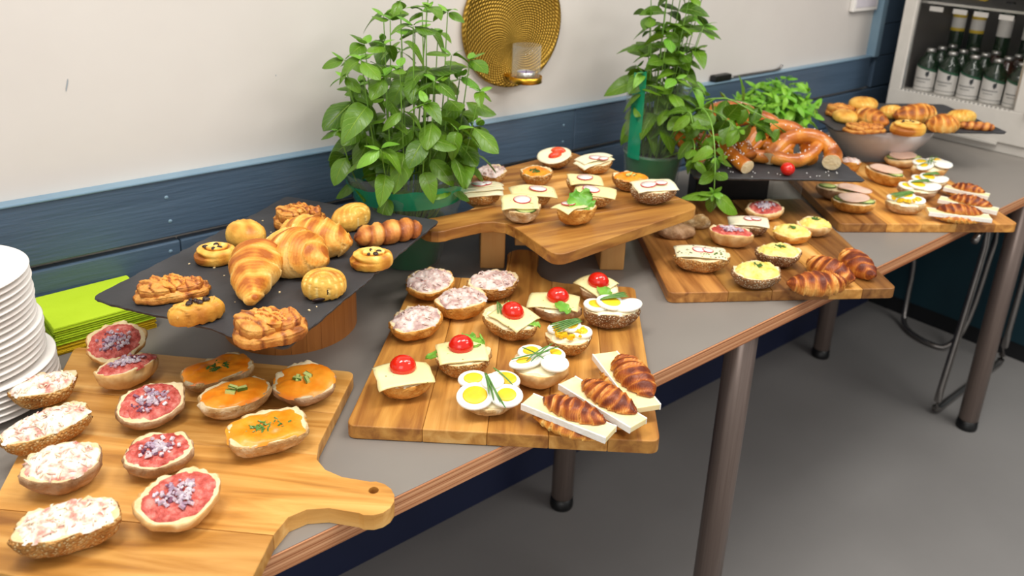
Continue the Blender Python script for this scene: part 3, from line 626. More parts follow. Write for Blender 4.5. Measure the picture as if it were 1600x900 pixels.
# ---------------------------------------------------------------- where the food stands (metres)
# kind, label, x, y, z, angle, half length, width ratio, tilt, height, category, group, spin, options
FOOD = [
    ('salad', 'pink and white meat salad roll at back left of nearest board, beside the plates', 0.1427, 1.0884, 0.7605, -0.14, 0.0393, 0.62, 5, 0.028, 'sandwich', 'creamy pink salad rolls on the nearest board', 0, {'crust': 'crust_seed', 'ex': 2.3}),
    ('salad', 'longest pink and white salad roll, second from the back on nearest board', 0.1265, 0.993, 0.7605, 0.093, 0.0508, 0.5, 6, 0.03, 'sandwich', 'creamy pink salad rolls on the nearest board', 0, {'crust': 'crust_seed', 'ex': 2.3}),
    ('salad', 'rounded creamy salad roll with pale crust, third from the back on nearest board', 0.1227, 0.9028, 0.7605, -0.225, 0.0411, 0.74, 10, 0.032, 'sandwich', 'creamy pink salad rolls on the nearest board', 0, {'crust': 'crust_brown'}),
    ('salad', 'long seeded salad roll nearest the camera at the lower left corner', 0.1044, 0.7991, 0.7605, -0.233, 0.0489, 0.52, 6, 0.034, 'sandwich', 'creamy pink salad rolls on the nearest board', 0, {'crust': 'crust_seed', 'ex': 2.8}),
    ('mett', 'red minced pork roll tipped up at the back of nearest board, beside the napkins', 0.2487, 1.1532, 0.7605, 0.057, 0.0398, 0.86, 26, 0.022, 'sandwich', 'red minced pork rolls on the nearest board', 0, {'crust': 'crust_pale'}),
    ('mett', 'minced pork roll lying against the hindmost one, pale side crust showing', 0.2409, 1.0681, 0.7605, 0.118, 0.0426, 0.62, -4, 0.03, 'sandwich', 'red minced pork rolls on the nearest board', 0, {'crust': 'crust_pale', 'ex': 1.8}),
    ('mett', 'minced pork roll with an onion heap in the middle of its row on nearest board', 0.2393, 0.9712, 0.7605, 0.025, 0.0413, 0.8, 16, 0.026, 'sandwich', 'red minced pork rolls on the nearest board', 0, {'crust': 'crust_brown'}),
    ('mett', 'minced pork roll with ragged meat edge, second nearest in its row', 0.2149, 0.8682, 0.7605, -0.306, 0.0393, 0.76, 8, 0.026, 'sandwich', 'red minced pork rolls on the nearest board', 0, {'crust': 'crust_brown'}),
    ('mett', 'nearest and largest minced pork roll, at the front of the board', 0.2073, 0.7746, 0.7605, -0.046, 0.0428, 0.78, 14, 0.028, 'sandwich', 'red minced pork rolls on the nearest board', 0, {'crust': 'crust_pale'}),
    ('orange', 'orange spread roll with dark herb flecks, left and hindmost of its kind', 0.3366, 1.0006, 0.7605, -0.049, 0.0471, 0.6, 4, 0.024, 'sandwich', 'orange spread rolls on the nearest board', 0, {'crust': 'crust_flour', 'ex': 3, 'gar': 'dark'}),
    ('orange', 'orange spread roll with three gherkin pieces between two other orange rolls', 0.3315, 0.9262, 0.7605, -0.089, 0.0451, 0.66, 3, 0.027, 'sandwich', 'orange spread rolls on the nearest board', 0, {'crust': 'crust_flour', 'ex': 2.4, 'gar': 'cuke'}),
    ('orange', 'round orange spread roll with gherkin, rightmost on the nearest board', 0.4164, 0.9041, 0.7605, -0.337, 0.0425, 0.86, 10, 0.025, 'sandwich', 'orange spread rolls on the nearest board', 0, {'crust': 'crust_brown', 'gar': 'cuke2'}),
    ('orange', 'squarish orange spread roll with green chives, nearest the board handle', 0.3313, 0.8321, 0.7605, -0.26, 0.0485, 0.62, 6, 0.028, 'sandwich', 'orange spread rolls on the nearest board', 0, {'crust': 'crust_flour', 'ex': 3.2, 'gar': 'green'}),
    ('greysalad', 'mauve meat salad roll at the back left corner of middle board', 0.7224, 1.0586, 0.7605, -0.247, 0.0411, 0.86, 12, 0.026, 'sandwich', 'mauve meat salad rolls on the middle board', 0, {'crust': 'crust_gold'}),
    ('greysalad', 'mauve meat salad roll in front between two others on middle board', 0.7226, 0.9683, 0.7605, -0.296, 0.0424, 0.8, 4, 0.03, 'sandwich', 'mauve meat salad rolls on the middle board', 0, {'crust': 'crust_gold'}),
    ('greysalad', 'whitest meat salad roll beside the left riser block', 0.8052, 0.9907, 0.7605, -0.271, 0.0438, 0.8, 4, 0.03, 'sandwich', 'mauve meat salad rolls on the middle board', 0, {'crust': 'crust_seed'}),
    ('greysalad', 'small meat salad roll at the left edge of middle board', 0.6291, 0.9576, 0.7605, -0.025, 0.0435, 0.74, 8, 0.027, 'sandwich', 'mauve meat salad rolls on the middle board', 0, {'crust': 'crust_gold'}),
    ('tomato', 'cheese and cherry tomato roll at the front left of middle board', 0.524, 0.8302, 0.7605, -0.523, 0.0358, 0.74, 4, 0.028, 'sandwich', 'cheese and cherry tomato rolls on the middle board', 0, {'crust': 'crust_gold', 'cs': (0.076, 0.058, 0.15, 0, 0.004), 'tom': (0, 0.012), 'leaf': 'l'}),
    ('tomato', 'cheese and cherry tomato roll on lettuce, second from the left', 0.6221, 0.8272, 0.7605, -0.494, 0.0383, 0.74, 2, 0.028, 'sandwich', 'cheese and cherry tomato rolls on the middle board', 0, {'crust': 'crust_seed', 'cs': (0.07, 0.062, 0.0, -0.002, 0.008), 'tom': (-0.002, 0.012), 'leaf': 'b', 'ex': 2.4}),
    ('tomato', 'seeded cheese and cherry tomato roll beside the salad rolls with chives', 0.7439, 0.8736, 0.7605, -1.209, 0.0449, 0.66, 10, 0.03, 'sandwich', 'cheese and cherry tomato rolls on the middle board', 0, {'crust': 'crust_seed', 'cs': (0.06, 0.056, -0.2, 0.006, 0.004), 'tom': (0.002, 0.006), 'leaf': 's'}),
    ('tomato', 'cheese and cherry tomato roll in dark crust, second from the right', 0.8371, 0.8673, 0.7605, -0.85, 0.0392, 0.66, 6, 0.026, 'sandwich', 'cheese and cherry tomato rolls on the middle board', 0, {'crust': 'crust_brown', 'cs': (0.082, 0.056, 0.0, -0.006, 0.01), 'tom': (0.0, 0.012), 'leaf': 'f'}),
    ('tomato', 'cheese and cherry tomato roll in the back right corner of middle board', 0.9373, 0.8705, 0.7605, -0.985, 0.0338, 0.7, 12, 0.027, 'sandwich', 'cheese and cherry tomato rolls on the middle board', 0, {'crust': 'crust_brown', 'cs': (0.056, 0.054, -0.5, -0.008, 0.008), 'tom': (-0.004, 0.006), 'leaf': 'f'}),
    ('egg', 'egg roll with four big slices and chives, nearest the camera', 0.6002, 0.7393, 0.7605, -0.636, 0.0398, 0.82, 14, 0.022, 'sandwich', 'egg slice rolls on the middle board', 0, {'crust': 'crust_flour', 'eg': 'four'}),
    ('egg', 'egg roll mostly showing white slices on a smooth pale roll', 0.6913, 0.7437, 0.7605, -0.765, 0.0383, 0.82, 8, 0.032, 'sandwich', 'egg slice rolls on the middle board', 0, {'crust': 'crust_pale', 'eg': 'white'}),
    ('egg', 'egg roll with crumbled yolk and a bundle of chives behind the smooth one', 0.7848, 0.7831, 0.7605, -0.737, 0.0353, 0.8, 6, 0.027, 'sandwich', 'egg slice rolls on the middle board', 0, {'crust': 'crust_seed', 'eg': 'yolk'}),
    ('egg', 'egg roll on dark floury crust at the right edge of middle board', 0.8928, 0.7999, 0.7605, -0.673, 0.0433, 0.56, 2, 0.03, 'sandwich', 'egg slice rolls on the middle board', 0, {'crust': 'crust_dark', 'eg': 'side'}),
    ('brie', 'brie croissant lowest in the row of three, nearest the board corner', 0.6432, 0.6342, 0.7605, -1.271, 0.0608, 0.3, 0, 0.03, 'croissant', 'brie croissants on the middle board', 0, {}),
    ('brie', 'brie croissant in the middle of the row of three', 0.6999, 0.6313, 0.7605, -1.531, 0.0629, 0.31, 0, 0.03, 'croissant', 'brie croissants on the middle board', 0, {}),
    ('brie', 'brie croissant at the right edge, farthest of the three', 0.7652, 0.6507, 0.7605, -1.957, 0.0695, 0.33, 0, 0.03, 'croissant', 'brie croissants on the middle board', 0, {}),
    ('greysalad', 'small mauve salad roll at the back left of raised board', 0.987, 1.2314, 0.8605, -0.179, 0.0309, 0.9, 8, 0.024, 'sandwich', 'rolls on the raised board', 0, {'crust': 'crust_seed'}),
    ('radish', 'cheese roll with several folded slices at the left edge of raised board', 0.8972, 1.1461, 0.8605, -0.488, 0.0341, 0.7, 4, 0.024, 'sandwich', 'rolls on the raised board', 0, {'crust': 'crust_seed', 'cs': (0.088, 0.05, 0.0, -0.006, 0.004), 'rad': ((-0.004, 0.008, 0.013), (0.012, 0.01, 0.008)), 'layers': 3, 'ch': 'cheese_white'}),
    ('tomslice', 'hindmost roll on raised board with cream and cut tomato', 1.1659, 1.2376, 0.8605, -0.439, 0.0333, 0.8, 14, 0.024, 'sandwich', 'rolls on the raised board', 0, {'crust': 'crust_seed'}),
    ('orange', 'round orange spread roll on the left half of raised board', 1.0558, 1.1745, 0.8605, -0.584, 0.0307, 0.95, 6, 0.026, 'sandwich', 'rolls on the raised board', 0, {'crust': 'crust_seed', 'gar': 'dark'}),
    ('radish', 'folded cheese roll with radish at the back right of raised board', 1.2074, 1.1623, 0.8605, -0.35, 0.0388, 0.7, 6, 0.024, 'sandwich', 'rolls on the raised board', 0, {'crust': 'crust_seed', 'cs': (0.085, 0.055, 0.3, -0.004, 0.002), 'rad': ((0, 0, 0.012), (0.014, -0.01, 0.01)), 'layers': 2, 'ch': 'cheese_white'}),
    ('radish', 'herb cheese roll with one big radish slice behind the cucumber roll', 0.9688, 1.0856, 0.8605, -0.641, 0.0355, 0.72, 4, 0.026, 'sandwich', 'rolls on the raised board', 0, {'crust': 'crust_seed', 'cs': (0.085, 0.058, 0.1, 0.0, 0.002), 'rad': ((0.01, 0.003, 0.015),), 'layers': 1}),
    ('radish', 'seeded bowl-shaped roll with cucumber, cheese and radish at front left', 0.9048, 1.0401, 0.8605, -0.69, 0.0343, 0.82, 10, 0.028, 'sandwich', 'rolls on the raised board', 0, {'crust': 'crust_flour', 'cs': (0.064, 0.05, 0.05, -0.004, 0.004), 'rad': ((0.0, 0.006, 0.014),), 'layers': 1, 'cuke': 1}),
    ('radish', 'salad and cheese roll with radish, left of the twin pair by the lettuce roll', 1.0979, 1.0852, 0.8605, -0.702, 0.0335, 0.8, 4, 0.026, 'sandwich', 'rolls on the raised board', 0, {'crust': 'crust_seed', 'cs': (0.066, 0.048, 0.1, 0.004, -0.004), 'rad': ((0.003, -0.002, 0.014),), 'layers': 1, 'under': 'salad_grey'}),
    ('radish', 'flat cheese slice roll with one radish ring, right of the twin pair', 1.0661, 1.0198, 0.8605, -0.791, 0.0356, 0.7, 4, 0.024, 'sandwich', 'rolls on the raised board', 0, {'crust': 'crust_seed', 'cs': (0.078, 0.046, -0.05, 0.0, 0.002), 'rad': ((-0.008, 0.004, 0.015),), 'layers': 1}),
    ('lettuce', 'split roll with a curly lettuce leaf at the front of raised board', 0.9719, 0.9717, 0.8605, -0.126, 0.0382, 0.64, -4, 0.03, 'sandwich', 'rolls on the raised board', 0, {'crust': 'crust_gold'}),
    ('orange', 'orange spread roll with gherkin behind the rightmost cheese roll', 1.1875, 1.0426, 0.8605, -0.813, 0.035, 0.7, 6, 0.028, 'sandwich', 'rolls on the raised board', 0, {'crust': 'crust_seed', 'gar': 'cuke2'}),
    ('radish', 'rightmost roll on raised board with cheese and two radish rings', 1.1726, 0.9689, 0.8605, -0.504, 0.0426, 0.66, 8, 0.03, 'sandwich', 'rolls on the raised board', 0, {'crust': 'crust_dark', 'cs': (0.082, 0.05, 0.05, 0.0, 0.004), 'rad': ((-0.012, 0.002, 0.014), (0.014, 0.005, 0.011)), 'layers': 1, 'ch': 'cheese_white'}),
    ('plain', 'plain rye roll under the corner of the raised board', 1.2758, 0.9879, 0.7605, -0.689, 0.0403, 0.7, 0, 0.024, 'bread roll', 'rolls on the dark board', 0, {'crust': 'crust_brown'}),
    ('plain', 'floured plain roll half hidden behind the hanging basil sprig', 1.3528, 0.9958, 0.7605, -0.726, 0.0293, 0.7, 0, 0.024, 'bread roll', 'rolls on the dark board', 0, {'crust': 'crust_flour'}),
    ('mett', 'minced pork roll with smooth side crust beside the cheese slice roll', 1.3283, 0.8944, 0.7605, -0.988, 0.0445, 0.66, 0, 0.03, 'sandwich', 'rolls on the dark board', 0, {'crust': 'crust_pale'}),
    ('mett', 'minced pork roll at the back of the dark board under the slate', 1.5208, 0.9466, 0.7605, -0.597, 0.0402, 0.8, 12, 0.022, 'sandwich', 'rolls on the dark board', 0, {'crust': 'crust_pale'}),
    ('radish', 'square cheese slice roll with red radish shreds between the pork rolls', 1.4116, 0.9073, 0.7605, -0.786, 0.0388, 0.66, 4, 0.024, 'sandwich', 'rolls on the dark board', 0, {'crust': 'crust_dark', 'cs': (0.082, 0.05, -0.08, -0.004, 0.004), 'rad': ((-0.002, 0.008, 0.01), (0.012, 0.008, 0.01)), 'layers': 1, 'ch': 'cheese_white'}),
    ('radish', 'pepper speckled cheese roll on the left side of the dark board', 1.1853, 0.8536, 0.7605, -0.723, 0.0517, 0.6, 4, 0.03, 'sandwich', 'rolls on the dark board', 0, {'crust': 'crust_seed', 'cs': (0.094, 0.05, -0.05, -0.002, 0.004), 'rad': ((-0.004, 0.008, 0.011), (0.012, 0.006, 0.009)), 'layers': 1, 'ch': 'cheese_pepper'}),
    ('eggsalad', 'egg salad roll nearest the front edge of the dark board', 1.2139, 0.7532, 0.7605, -0.553, 0.0432, 0.78, 6, 0.028, 'sandwich', 'rolls on the dark board', 0, {'crust': 'crust_dark'}),
    ('eggsalad', 'egg salad roll on seeded crust in the middle of the dark board', 1.3251, 0.7824, 0.7605, -0.752, 0.0423, 0.72, 4, 0.028, 'sandwich', 'rolls on the dark board', 0, {'crust': 'crust_dark'}),
    ('eggsalad', 'egg salad roll behind the middle one, parsley in its centre', 1.4478, 0.833, 0.7605, -0.871, 0.0387, 0.76, 8, 0.022, 'sandwich', 'rolls on the dark board', 0, {'crust': 'crust_gold'}),
    ('eggsalad', 'egg salad roll at the back right of the dark board', 1.5221, 0.827, 0.7605, -0.702, 0.0357, 0.76, 4, 0.024, 'sandwich', 'rolls on the dark board', 0, {'crust': 'crust_pale'}),
    ('croissant', 'dark baked croissant lying in front of the other two', 1.2798, 0.6696, 0.7605, -0.569, 0.0546, 0.3, 0, 0.03, 'croissant', 'small croissants on the dark board', 0, {'mt': 'croissant_dark', 'bend': 0.3, 'rr': 0.024, 'z0': 0}),
    ('croissant', 'dark baked croissant in the middle, behind the front one', 1.3465, 0.6897, 0.7605, -1.672, 0.048, 0.3, 0, 0.03, 'croissant', 'small croissants on the dark board', 0, {'mt': 'croissant_dark', 'bend': 0.45, 'rr': 0.025, 'z0': 0}),
    ('croissant', 'rightmost of the three dark croissants', 1.4201, 0.6769, 0.7605, -2.144, 0.0524, 0.34, 0, 0.03, 'croissant', 'small croissants on the dark board', 0, {'mt': 'croissant_dark', 'bend': 0.35, 'rr': 0.024, 'z0': 0}),
    ('ham', 'ham and cucumber roll at the front left of farthest board', 1.721, 0.8527, 0.7605, -0.865, 0.0464, 0.6, 4, 0.026, 'sandwich', 'sandwiches on the farthest board', 0, {'crust': 'crust_gold', 'hm': (0.03, 0.0, 0.004)}),
    ('ham', 'ham and cucumber roll half under the pretzel slate corner', 1.7694, 0.9186, 0.7605, -0.974, 0.0478, 0.6, 0, 0.026, 'sandwich', 'sandwiches on the farthest board', 0, {'crust': 'crust_brown', 'hm': (0.034, 0.036, 0.002)}),
    ('ham', 'ham and cucumber roll with long brown crust, middle of farthest board', 1.9739, 0.912, 0.7605, -1.548, 0.0489, 0.55, 4, 0.032, 'sandwich', 'sandwiches on the farthest board', 0, {'crust': 'crust_gold', 'hm': (0.034, -0.002, 0.004)}),
    ('ham', 'hindmost ham and cucumber roll near the white bowl', 2.1574, 0.9579, 0.7605, -0.577, 0.0486, 0.6, 6, 0.024, 'sandwich', 'sandwiches on the farthest board', 0, {'crust': 'crust_pale', 'hm': (0.032, 0.0, 0.004)}),
    ('greysalad', 'small brown meat sandwich behind the front pretzel', 2.003, 1.0187, 0.7605, -1.279, 0.0254, 0.8, 0, 0.026, 'sandwich', 'sandwiches on the farthest board', 0, {'crust': 'crust_gold'}),
    ('egg', 'egg roll on pale crust farthest to the right', 2.1276, 0.8725, 0.7605, -0.581, 0.046, 0.66, 8, 0.028, 'sandwich', 'sandwiches on the farthest board', 0, {'crust': 'crust_pale', 'eg': 'white'}),
    ('egg', 'egg roll beside the brie croissants at the far right', 2.0139, 0.8224, 0.7605, -0.967, 0.0386, 0.6, 8, 0.024, 'sandwich', 'sandwiches on the farthest board', 0, {'crust': 'crust_brown', 'eg': 'side'}),
    ('egg', 'egg roll with long yolk strip in the middle of the egg rolls', 1.934, 0.8089, 0.7605, -0.906, 0.0436, 0.5, 6, 0.024, 'sandwich', 'sandwiches on the farthest board', 0, {'crust': 'crust_brown', 'eg': 'side'}),
    ('egg', 'egg roll nearest the front edge of farthest board', 1.813, 0.7805, 0.7605, -0.89, 0.0425, 0.6, 6, 0.026, 'sandwich', 'sandwiches on the farthest board', 0, {'crust': 'crust_flour', 'eg': 'yolk'}),
    ('brie', 'brie croissant at the front of farthest board', 1.8519, 0.6792, 0.7605, -0.946, 0.0628, 0.3, 0, 0.026, 'croissant', 'brie croissants on the farthest board', 0, {}),
    ('brie', 'brie croissant behind the front one on farthest board', 1.936, 0.6955, 0.7605, -1.311, 0.06, 0.3, 0, 0.026, 'croissant', 'brie croissants on the farthest board', 0, {}),
    ('brie', 'hindmost brie croissant on farthest board', 2.0292, 0.7394, 0.7605, -1.315, 0.0478, 0.34, 0, 0.026, 'croissant', 'brie croissants on the farthest board', 0, {}),
    ('fold', 'flat cinnamon pastry at the left end of large slate', 0.3049, 1.0514, 0.8805, -0.32, 0.0469, 0.5, 0, 0.028, 'pastry', 'pastries on the large slate', 0, {}),
    ('oval', 'oval glazed pastry with dark chocolate filling at the front left of large slate', 0.3068, 0.9684, 0.8805, -0.13, 0.0332, 0.5, 0, 0.026, 'pastry', 'pastries on the large slate', 0, {}),
    ('snail', 'small round chocolate snail at the left of large slate', 0.3935, 1.1302, 0.8805, -0.528, 0.0295, 0.86, 0, 0.026, 'pastry', 'pastries on the large slate', 0, {}),
    ('roll', 'round chocolate roll behind the small snail', 0.4546, 1.1653, 0.8805, -0.524, 0.0338, 0.72, 0, 0.038, 'pastry', 'pastries on the large slate', 2.4, {}),
    ('croissant', 'golden croissant standing out in the middle left, tip toward the camera', 0.3985, 1.0049, 0.8805, -2.086, 0.0767, 0.45, 0, 0.045, 'croissant', 'pastries on the large slate', 0, {'mt': 'croissant_pale', 'bend': 0.15, 'rr': 0.036, 'z0': 0, 'shape': 'cone', 'nr': 3.2}),
    ('fold', 'folded cinnamon pastry nearest the front edge of large slate', 0.3632, 0.8754, 0.8805, -0.24, 0.0441, 0.68, 0, 0.036, 'pastry', 'pastries on the large slate', 0, {}),
    ('fold', 'dark chocolate pastry at the back of large slate', 0.5542, 1.1845, 0.8805, -0.344, 0.0414, 0.55, 0, 0.04, 'pastry', 'pastries on the large slate', 0, {}),
    ('croissant', 'large golden croissant in the centre of the pile', 0.4762, 1.0376, 0.8805, -1.262, 0.0539, 0.4, 0, 0.05, 'croissant', 'pastries on the large slate', 0, {'mt': 'croissant_pale', 'bend': 0.35, 'rr': 0.038, 'z0': 0.0, 'nr': 2.6}),
    ('croissant', 'large golden croissant lying behind the centre one toward the right', 0.5274, 1.083, 0.8805, -1.083, 0.0618, 0.4, 0, 0.05, 'croissant', 'pastries on the large slate', 0, {'mt': 'croissant_pale', 'bend': 0.3, 'rr': 0.034, 'z0': 0.004, 'nr': 3.0}),
    ('roll', 'golden chocolate roll at the back right of large slate', 0.622, 1.1393, 0.8805, -0.023, 0.0382, 0.62, 0, 0.038, 'pastry', 'pastries on the large slate', 0.4, {}),
    ('roll', 'chocolate roll with dark ends at the front right of large slate', 0.4705, 0.9425, 0.8805, -0.338, 0.0298, 0.86, 0, 0.038, 'pastry', 'pastries on the large slate', -0.2, {}),
    ('snail', 'round chocolate snail at the right of large slate', 0.5692, 0.9848, 0.8805, -0.535, 0.0313, 0.8, 0, 0.026, 'pastry', 'pastries on the large slate', 0, {}),
    ('twist', 'twisted cinnamon pastry at the right corner of large slate', 0.6408, 1.0533, 0.8805, -0.154, 0.056, 0.3, 0, 0.03, 'pastry', 'pastries on the large slate', 0, {'rr': 0.021}),
    ('roll', 'pale pastry partly behind the leafy plant at the left of far slate', 2.0924, 1.1034, 0.8605, -0.19, 0.0395, 0.8, 0, 0.03, 'pastry', 'pastries on the far slate', 1, {}),
    ('fold', 'dark pastry leaning at the far left back of far slate', 2.1402, 1.1409, 0.8605, -0.194, 0.0426, 0.8, 0, 0.034, 'pastry', 'pastries on the far slate', 0, {}),
    ('roll', 'round golden pastry on top at the left of far slate', 2.202, 1.1164, 0.8785, -0.256, 0.0407, 0.9, 0, 0.032, 'pastry', 'pastries on the far slate', 0.5, {}),
    ('croissant', 'golden croissant below the round golden pastry', 2.1212, 1.0494, 0.8605, -2.016, 0.0589, 0.5, 0, 0.04, 'croissant', 'pastries on the far slate', 0, {'mt': 'croissant', 'bend': 0.4, 'rr': 0.027, 'z0': 0.004}),
    ('fold', 'flat brown cinnamon pastry at the front left of far slate', 2.035, 1.0157, 0.8605, -0.447, 0.0565, 0.5, 0, 0.022, 'pastry', 'pastries on the far slate', 0, {}),
    ('roll', 'golden pastry in the middle back of far slate', 2.2504, 1.0566, 0.8605, -0.547, 0.0371, 0.7, 0, 0.034, 'pastry', 'pastries on the far slate', 0.3, {}),
    ('croissant', 'tall golden croissant at the back of far slate', 2.2647, 0.9927, 0.8605, -0.257, 0.0752, 0.5, 0, 0.045, 'croissant', 'pastries on the far slate', 0, {'mt': 'croissant', 'bend': 0.35, 'rr': 0.03, 'z0': 0.008}),
    ('snail', 'round pastry with chocolate eyes at the front of far slate', 2.1129, 0.9417, 0.8605, -0.419, 0.0457, 0.8, 0, 0.034, 'pastry', 'pastries on the far slate', 0, {}),
    ('croissant', 'golden croissant right of the chocolate snail on far slate', 2.2221, 0.9026, 0.8605, -0.555, 0.0433, 0.6, 0, 0.04, 'croissant', 'pastries on the far slate', 0, {'mt': 'croissant', 'bend': 0.5, 'rr': 0.028, 'z0': 0.0}),
    ('roll', 'pale golden roll at the right back of far slate', 2.3741, 0.922, 0.8605, -0.387, 0.0437, 0.7, 0, 0.034, 'pastry', 'pastries on the far slate', 0.2, {}),
    ('twist', 'brown cinnamon stick at the right end of far slate', 2.3228, 0.8585, 0.8605, -0.858, 0.0442, 0.3, 0, 0.024, 'pastry', 'pastries on the far slate', 0, {'rr': 0.014}),
]
# ---------------------------------------------------------------- food builders
def superr(th, ex): return (abs(cos(th))**ex+abs(sin(th))**ex)**(-1/ex)
def bread(t, a, b, h, crust, seed, ex=2.0, dome=False):
    prof = [(0, 0), (.36, 0.0), (.58, .06), (.77, .20), (.90, .42), (.98, .66), (1.0, .84), (.985, .96), (.95, 1.0), (.86, .985), (.6, .975), (.3, .975), (0, .975)]
    if dome: prof = [(0, 0), (.6, 0), (.85, .05), (.97, .25), (1.0, .42), (.96, .62), (.85, .80), (.65, .93), (.35, 1.0), (0, 1.02)]
    seg = 64; V, F, mi = [], [], []; n = len(prof)
    for k in range(seg):
        th = 2*pi*k/seg; r = superr(th, ex)*(1+0.11*N3(1.6*cos(th), 1.6*sin(th), seed*3.7)+0.04*N3(5*cos(th), 5*sin(th), seed*3.7)); zk = 1+.10*N3(1.3*cos(th), 1.3*sin(th), seed*1.9+7)
        for i, (rf, zf) in enumerate(prof):
            x, y, z = rf*r*a*cos(th), rf*r*b*sin(th), zf*h*zk
            side = 1 if 0 < rf and (i < 9 or dome) else .25
            d = (0.0042*N3(x*60, y*60, z*60+seed)+0.0022*N3(x*190, y*190, z*190+seed))*side
            V.append((x*(1+d/max(a, .02)), y*(1+d/max(b, .02)), max(0, z+d*(.8 if i > 2 else 0))))
    for k in range(seg):
        k2 = (k+1) % seg
        for i in range(n-1): F.append((k*n+i, k2*n+i, k2*n+i+1, k*n+i+1)); mi.append(1 if (i >= 8 and not dome) else 0)
    return mesh('bread', V, F, [M[crust], M['crumb']], t, midx=mi)
def spread(t, a, b, h, m, seed, th=.004, amp=.0018, freq=90, cover=.93, rag=.06, ex=2.0, name='spread', rings=13, seg=52, peak=0.0):
    V, F = [], []
    for i in range(rings+1):
        rho = i/rings
        for k in range(seg):
            q = 2*pi*k/seg; r = superr(q, ex)*cover*(1+rag*N3(3*cos(q), 3*sin(q), seed*5.1)+rag*.6*N3(8*cos(q), 8*sin(q), seed*2.1))*rho
            x, y = r*a*cos(q), r*b*sin(q)
            z = h-0.0012+th*(1-rho**5)+amp*N3(x*freq, y*freq, seed)*(1 if rho < .95 else .2)+amp*.6*N3(x*freq*2.6, y*freq*2.6, seed)*(1-rho**8)+peak*(1-rho*rho)
            if i == rings: z = h-0.002
            V.append((x, y, z))
    for i in range(rings):
        for k in range(seg):
            k2 = (k+1) % seg; F.append((i*seg+k, (i+1)*seg+k, (i+1)*seg+k2, i*seg+k2))
    return mesh(name, V, F, m, t)
def bits(t, a, b, z, m, rnd, n, size, name='bits', spreadk=.8, elong=1.6, gauss=False, flat=.5):
    P = []
    for i in range(n):
        if gauss: u, v = rnd.gauss(0, .38), rnd.gauss(0, .38)
        else:
            q = rnd.uniform(0, 2*pi); r = sqrt(rnd.random()); u, v = r*cos(q), r*sin(q)
        if u*u+v*v > 1: continue
        s = size*rnd.uniform(.6, 1.3); e = elong*rnd.uniform(.7, 1.3)
        vb, fb = box(-s*e/2, s*e/2, -s/2, s/2, -s*flat/2, s*flat/2)
        vb = [(x*(1 if zz < 0 else .75), y*(1 if zz < 0 else .7)+0.15*s*(abs(x)/s), zz) for x, y, zz in vb]
        P.append(xf((vb, fb), T(u*a*spreadk, v*b*spreadk, z+rnd.uniform(0, size*.5), rnd.uniform(0, pi), 1, rnd.uniform(-.5, .5), rnd.uniform(-.5, .5))))
    o = mesh(name, *join(P), m, t, smooth=False); o['kind'] = 'stuff'; return o
def shreds(t, a, b, z, m, rnd, n, L=.012, w=.0013):
    P = []
    for i in range(n):
        q = rnd.uniform(0, 2*pi); r = sqrt(rnd.random())*.95; x, y = r*cos(q)*a, r*sin(q)*b; d = rnd.uniform(0, 2*pi); l = L*rnd.uniform(.5, 1.2)
        c = rnd.uniform(-.5, .5); zz = z+.0035*(1-r**4)+rnd.uniform(-.0005, .002)
        pts = [(x-cos(d)*l/2, y-sin(d)*l/2, zz-.0014), (x+sin(d)*l*c*.3, y-cos(d)*l*c*.3, zz+.0006), (x+cos(d)*l/2, y+sin(d)*l/2, zz-.0014)]
        P.append(tube(pts, [w*.7, w, w*.6], 5, True, .7))
    o = mesh('shredded_filling', *join(P), m, t); o['kind'] = 'stuff'; return o
def drape(t, a, b, h, sx, sy, rot, cx, cy, m, seed, name='cheese_slice', n=14, lay=0, disc=False, stiff=1.0, th=.0016):
    V, F = [], []
    for i in range(n+1):
        for j in range(n+1):
            u, v = i/n-.5, j/n-.5
            if disc:
                x0, y0 = u*2, v*2; x1 = x0*sqrt(max(0, 1-y0*y0/2)); y1 = y0*sqrt(max(0, 1-x0*x0/2)); u, v = x1/2, y1/2
            x = u*sx*(1+.05*N3(v*3, seed, 0)); y = v*sy*(1+.05*N3(u*3, seed, 4))
            X = cx+x*cos(rot)-y*sin(rot); Y = cy+x*sin(rot)+y*cos(rot)
            e = sqrt((X/a)**2+(Y/b)**2); over = max(0, (e-.93))*min(a, b)
            z = h+.0035+lay-stiff*(over*.55+over*over*14)+.0014*N3(X*38, Y*38, seed)+.0022*N3(X*16, Y*16, seed+2)
            X *= 1-min(.10, over*1.2); Y *= 1-min(.10, over*1.2)
            V.append((X, Y, max(z, .004)))
    for i in range(n):
        for j in range(n): q = i*(n+1)+j; F.append((q, q+n+1, q+n+2, q+1))
    o = mesh(name, V, F, m, t); solid(o, th, 0); return o
def dome(r, hz, seg=24, k=8, low=0):
    return lathe([(r*cos(low*pi/2+(1-low)*pi/2*i/k), hz*sin(low*pi/2+(1-low)*pi/2*i/k)) for i in range(k+1)], seg)
def tomato_half(t, x, y, z, r=.0165, rz=0):
    V, F = lathe([(0, -.001), (r*.96, -.001), (r, .002)]+[(r*cos(pi/2*i/8), .002+r*.98*sin(pi/2*i/8)) for i in range(1, 9)], 28)
    return mesh('tomato', *xf((V, F), T(x, y, z, rz) @ Matrix.Diagonal((1.08, .95, 1, 1))), M['tomato'], t)
